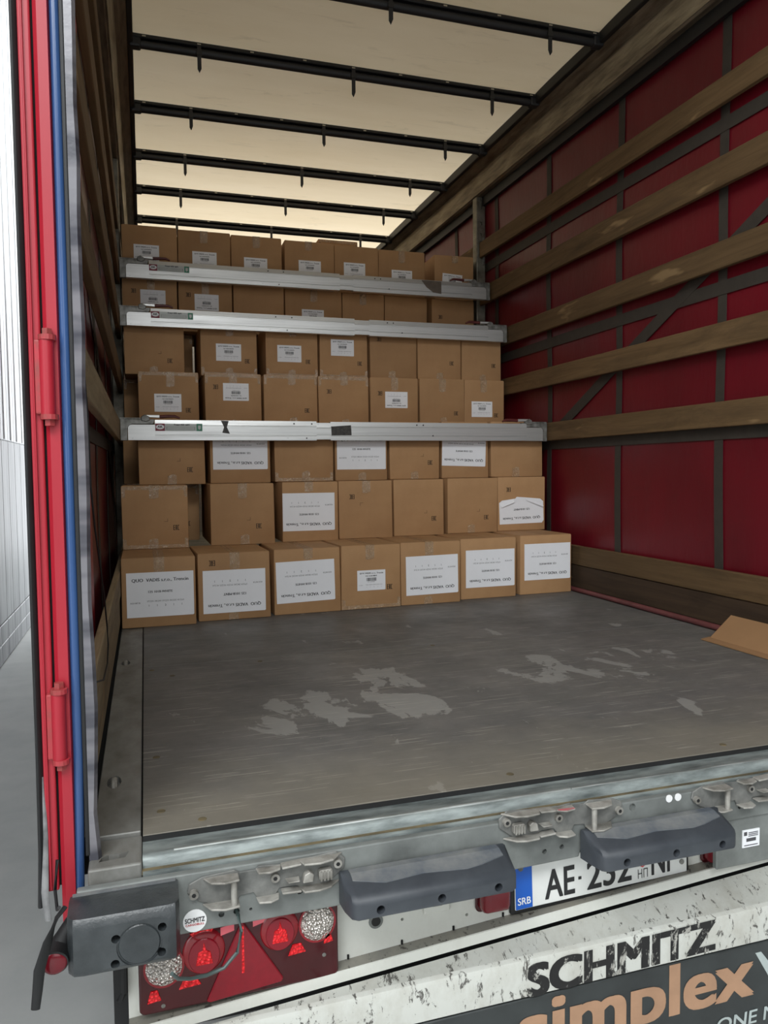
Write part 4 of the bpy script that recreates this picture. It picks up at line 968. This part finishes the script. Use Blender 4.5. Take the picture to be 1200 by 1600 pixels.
MB().prism([(.263, -.158), (.193, -.306), (.200, -.309), (.338, -.297), (.342, -.290)], 'y', yf - .005, yf + .002).bevel(.002, 1).build('triangle_reflector', 'reflex', tlr)
MB().prism([(.2625, -.168), (.2605, -.262), (.2660, -.262), (.2655, -.168)], 'y', yf - .0058, yf - .0045).build('reflector_seam', 'facet_red', tlr)
for (x, z, w_, h_) in ((.097, -.277, .013, .024), (.163, -.262, .021, .022), (.370, -.239, .018, .022), (.434, -.229, .010, .020)):
    MB().prism([(x - w_, z - h_ / 2), (x - w_ * .5, z + h_ / 2), (x + w_ * .5, z + h_ / 2), (x + w_, z - h_ / 2 + .003)], 'y', yf - .002, yf + .001).bevel(.001, 1).build('small_reflector', 'facet_red', tlr)
for (xa, xb, z) in ((.222, .248, -.172), (.284, .309, -.166)):
    MB().prism([(xa, z - .010), (xb, z - .004), (xb, z + .010), (xa, z + .006)], 'y', yf - .0015, yf + .001).build('small_reflector', simple('pale_red_strip', (236, 110, 120), 0.3, 0, .05, 20, 0), tlr)
for (x, z) in ((.113, -.298), (.425, -.262)):
    MB().cyl((x, yf - .001, z), (x, yf + .002, z), .004, 10).build('screw', 'zinc', tlr)
# cable from the sill down to the lamp
cb_ = MB().tube([(.250, -.106, -.121), (.252, -.122, -.124), (.256, -.132, -.150), (.247, -.138, -.185), (.222, -.142, -.207), (.190, -.152, -.208), (.160, -.17, -.196), (.138, -.19, -.178), (.128, -.2, -.160)], .0035, 8).build('cable', 'cable', smooth=True)
tag(cb_, 'thin grey green cable looping from a sill hole across the tail light', 'cable')

# marker lamps on the white panel
for (x, lab) in ((.806, 'dark red dome marker lamp left of the licence plate'), (1.397, 'dark red dome marker lamp right of the licence plate')):
    rt = empty('marker_lamp', (x, -.03, -.24), lab, 'lamp', 'red dome marker lamps')
    zc = -.212 + (x - .8) * .02
    MB().prism([(x - .038, zc + .06), (x - .038, zc - .034), (x - .03, zc - .042), (x + .03, zc - .042), (x + .038, zc - .034), (x + .038, zc + .06)], 'y', -.060, -.0505).bevel(.003, 1).build('base', 'lens_dark', rt)
    lp = []
    for (yy, k) in ((-.060, 1), (-.078, .97), (-.090, .86), (-.096, .62)):
        lp.append([(x + .034 * k * cx_, yy, zc + .010 + .044 * k * cz_) for cx_, cz_ in ((-1, 1), (-1, -.75), (-.85, -1), (.85, -1), (1, -.75), (1, 1))])
    MB().loft(lp).bevel(.004, 2).build('lens', 'dome_red', rt, smooth=True)

# --------------------------------------------------- licence plate
lp_ = empty('license_plate', (1.10, -.03, -.29), 'white licence plate AE 232 NP with blue band in a black holder', 'licence plate')
px0, px1, pz0, pz1, py = .860, 1.312, -.2555, -.1535, -.066
lp_.location = (1.086, -.05, -.27)
MB().box(px0 - .010, px1 + .008, py + .003, -.0505, pz0 - .010, pz1 + .004).bevel(.004, 2).build('holder', 'black', lp_)
MB().box(px0, px1, py, py + .004, pz0, pz1).bevel(.0015, 1).build('plate_sheet', 'plate_white', lp_)
bb = MB().box(px0 + .001, px0 + .042, py - .0006, py, pz0 + .002, pz1 - .002).build('blue_band', 'plate_blue', lp_)
put_text(MB(), 'SRB', px0 + .0215, pz0 + .012, width=.032, height=.016, y=py - .0012, bold=.01, res=4).build('lettering', 'white_print', bb)
put_text(MB(), 'AE', 0, pz0 + .011, width=.076, height=.066, y=py - .0008, bold=.02, res=5, left=px0 + .073).build('lettering', 'ink', lp_)
MB().box(px0 + .158, px0 + .166, py - .0009, py - .0005, pz0 + .040, pz0 + .047).build('dot', 'ink', lp_)
put_text(MB(), '232', 0, pz0 + .011, width=.118, height=.066, y=py - .0008, bold=.02, res=5, left=px0 + .180).build('lettering', 'ink', lp_)
put_text(MB(), 'NP', 0, pz0 + .011, width=.070, height=.066, y=py - .0008, bold=.02, res=5, left=px0 + .352).build('lettering', 'ink', lp_)
put_text(MB(), 'НП', 0, pz0 + .010, width=.027, height=.022, y=py - .0008, bold=.0, res=3, left=px0 + .315).build('lettering', 'ink', lp_)
lp_.rotation_euler = (0, -0.028, 0)
sx, sz = px0 + .3285, pz0 + .055
cr = MB().prism([(sx - .016, sz + .018), (sx - .016, sz - .004), (sx - .009, sz - .015), (sx, sz - .02), (sx + .009, sz - .015), (sx + .016, sz - .004), (sx + .016, sz + .018)], 'y', py - .0008, py).build('crest', 'crest_red', lp_)
mb = MB(); mb.box(sx - .002, sx + .002, py - .0014, py - .0007, sz - .016, sz + .016); mb.box(sx - .013, sx + .013, py - .0014, py - .0007, sz, sz + .004)
for a in (-1, 1):
    for b in (-.009, .010): mb.box(sx + a * .008 - .003, sx + a * .008 + .003, py - .0014, py - .0007, sz + b - .003, sz + b + .003)
mb.build('crest_cross', 'white_print', cr)
for x in (px0 + .014, px1 - .016):
    MB().cyl((x, py - .003, pz0 + (.028 if x > 1 else .095)), (x, py + .001, pz0 + (.028 if x > 1 else .095)), .006, 14).build('screw', 'zinc', lp_)

# --------------------------------------------------- underrun bar and sign board
bar = empty('underrun_bar', (1.2, -.15, -.36), 'dirty white underrun bar across the rear lettered SCHMITZ', 'bumper')
def bk(x): return lz(x) - .026
loops = []
for x in (.02, 2.46):
    loops.append([(x, -.088, bk(x) - .02), (x, -.090, bk(x)), (x, -.188, -.2775), (x, -.197, -.281), (x, -.2005, -.290), (x, -.2005, -.356), (x, -.19, -.360), (x, -.10, -.375)])
MB().loft(loops).build('bar', 'white_dirty', bar, smooth=True)
put_text(MB(), 'SCHMITZ', 0, -.359, width=.463, height=.068, y=-.2012, bold=.045, res=5, left=.815, tilt=.018).build('lettering', 'worn_letters', bar)
bd = empty('sign_board', (1.2, -.19, -.66), 'dark grey board under the bar with bronze and silver lettering', 'sign')
MB().box(.30, 2.4, -.198, -.185, -.70, -.3625).bevel(.002, 1).build('board', 'board', bd)
put_text(MB(), 'simplex', 0, -.479, width=.590, height=.113, y=-.1990, bold=.03, res=5, left=.797).build('lettering', 'bronze', bd)
put_text(MB(), 'ONE N', 0, -.546, width=.165, height=.031, y=-.1990, bold=.014, res=4, left=1.285, shear=.1).build('lettering', 'silver', bd)
MB().prism([(1.390, -.384), (1.406, -.384), (1.500, -.50), (1.462, -.50)], 'y', -.1992, -.1975).build('logo_stroke', 'silver', bd)
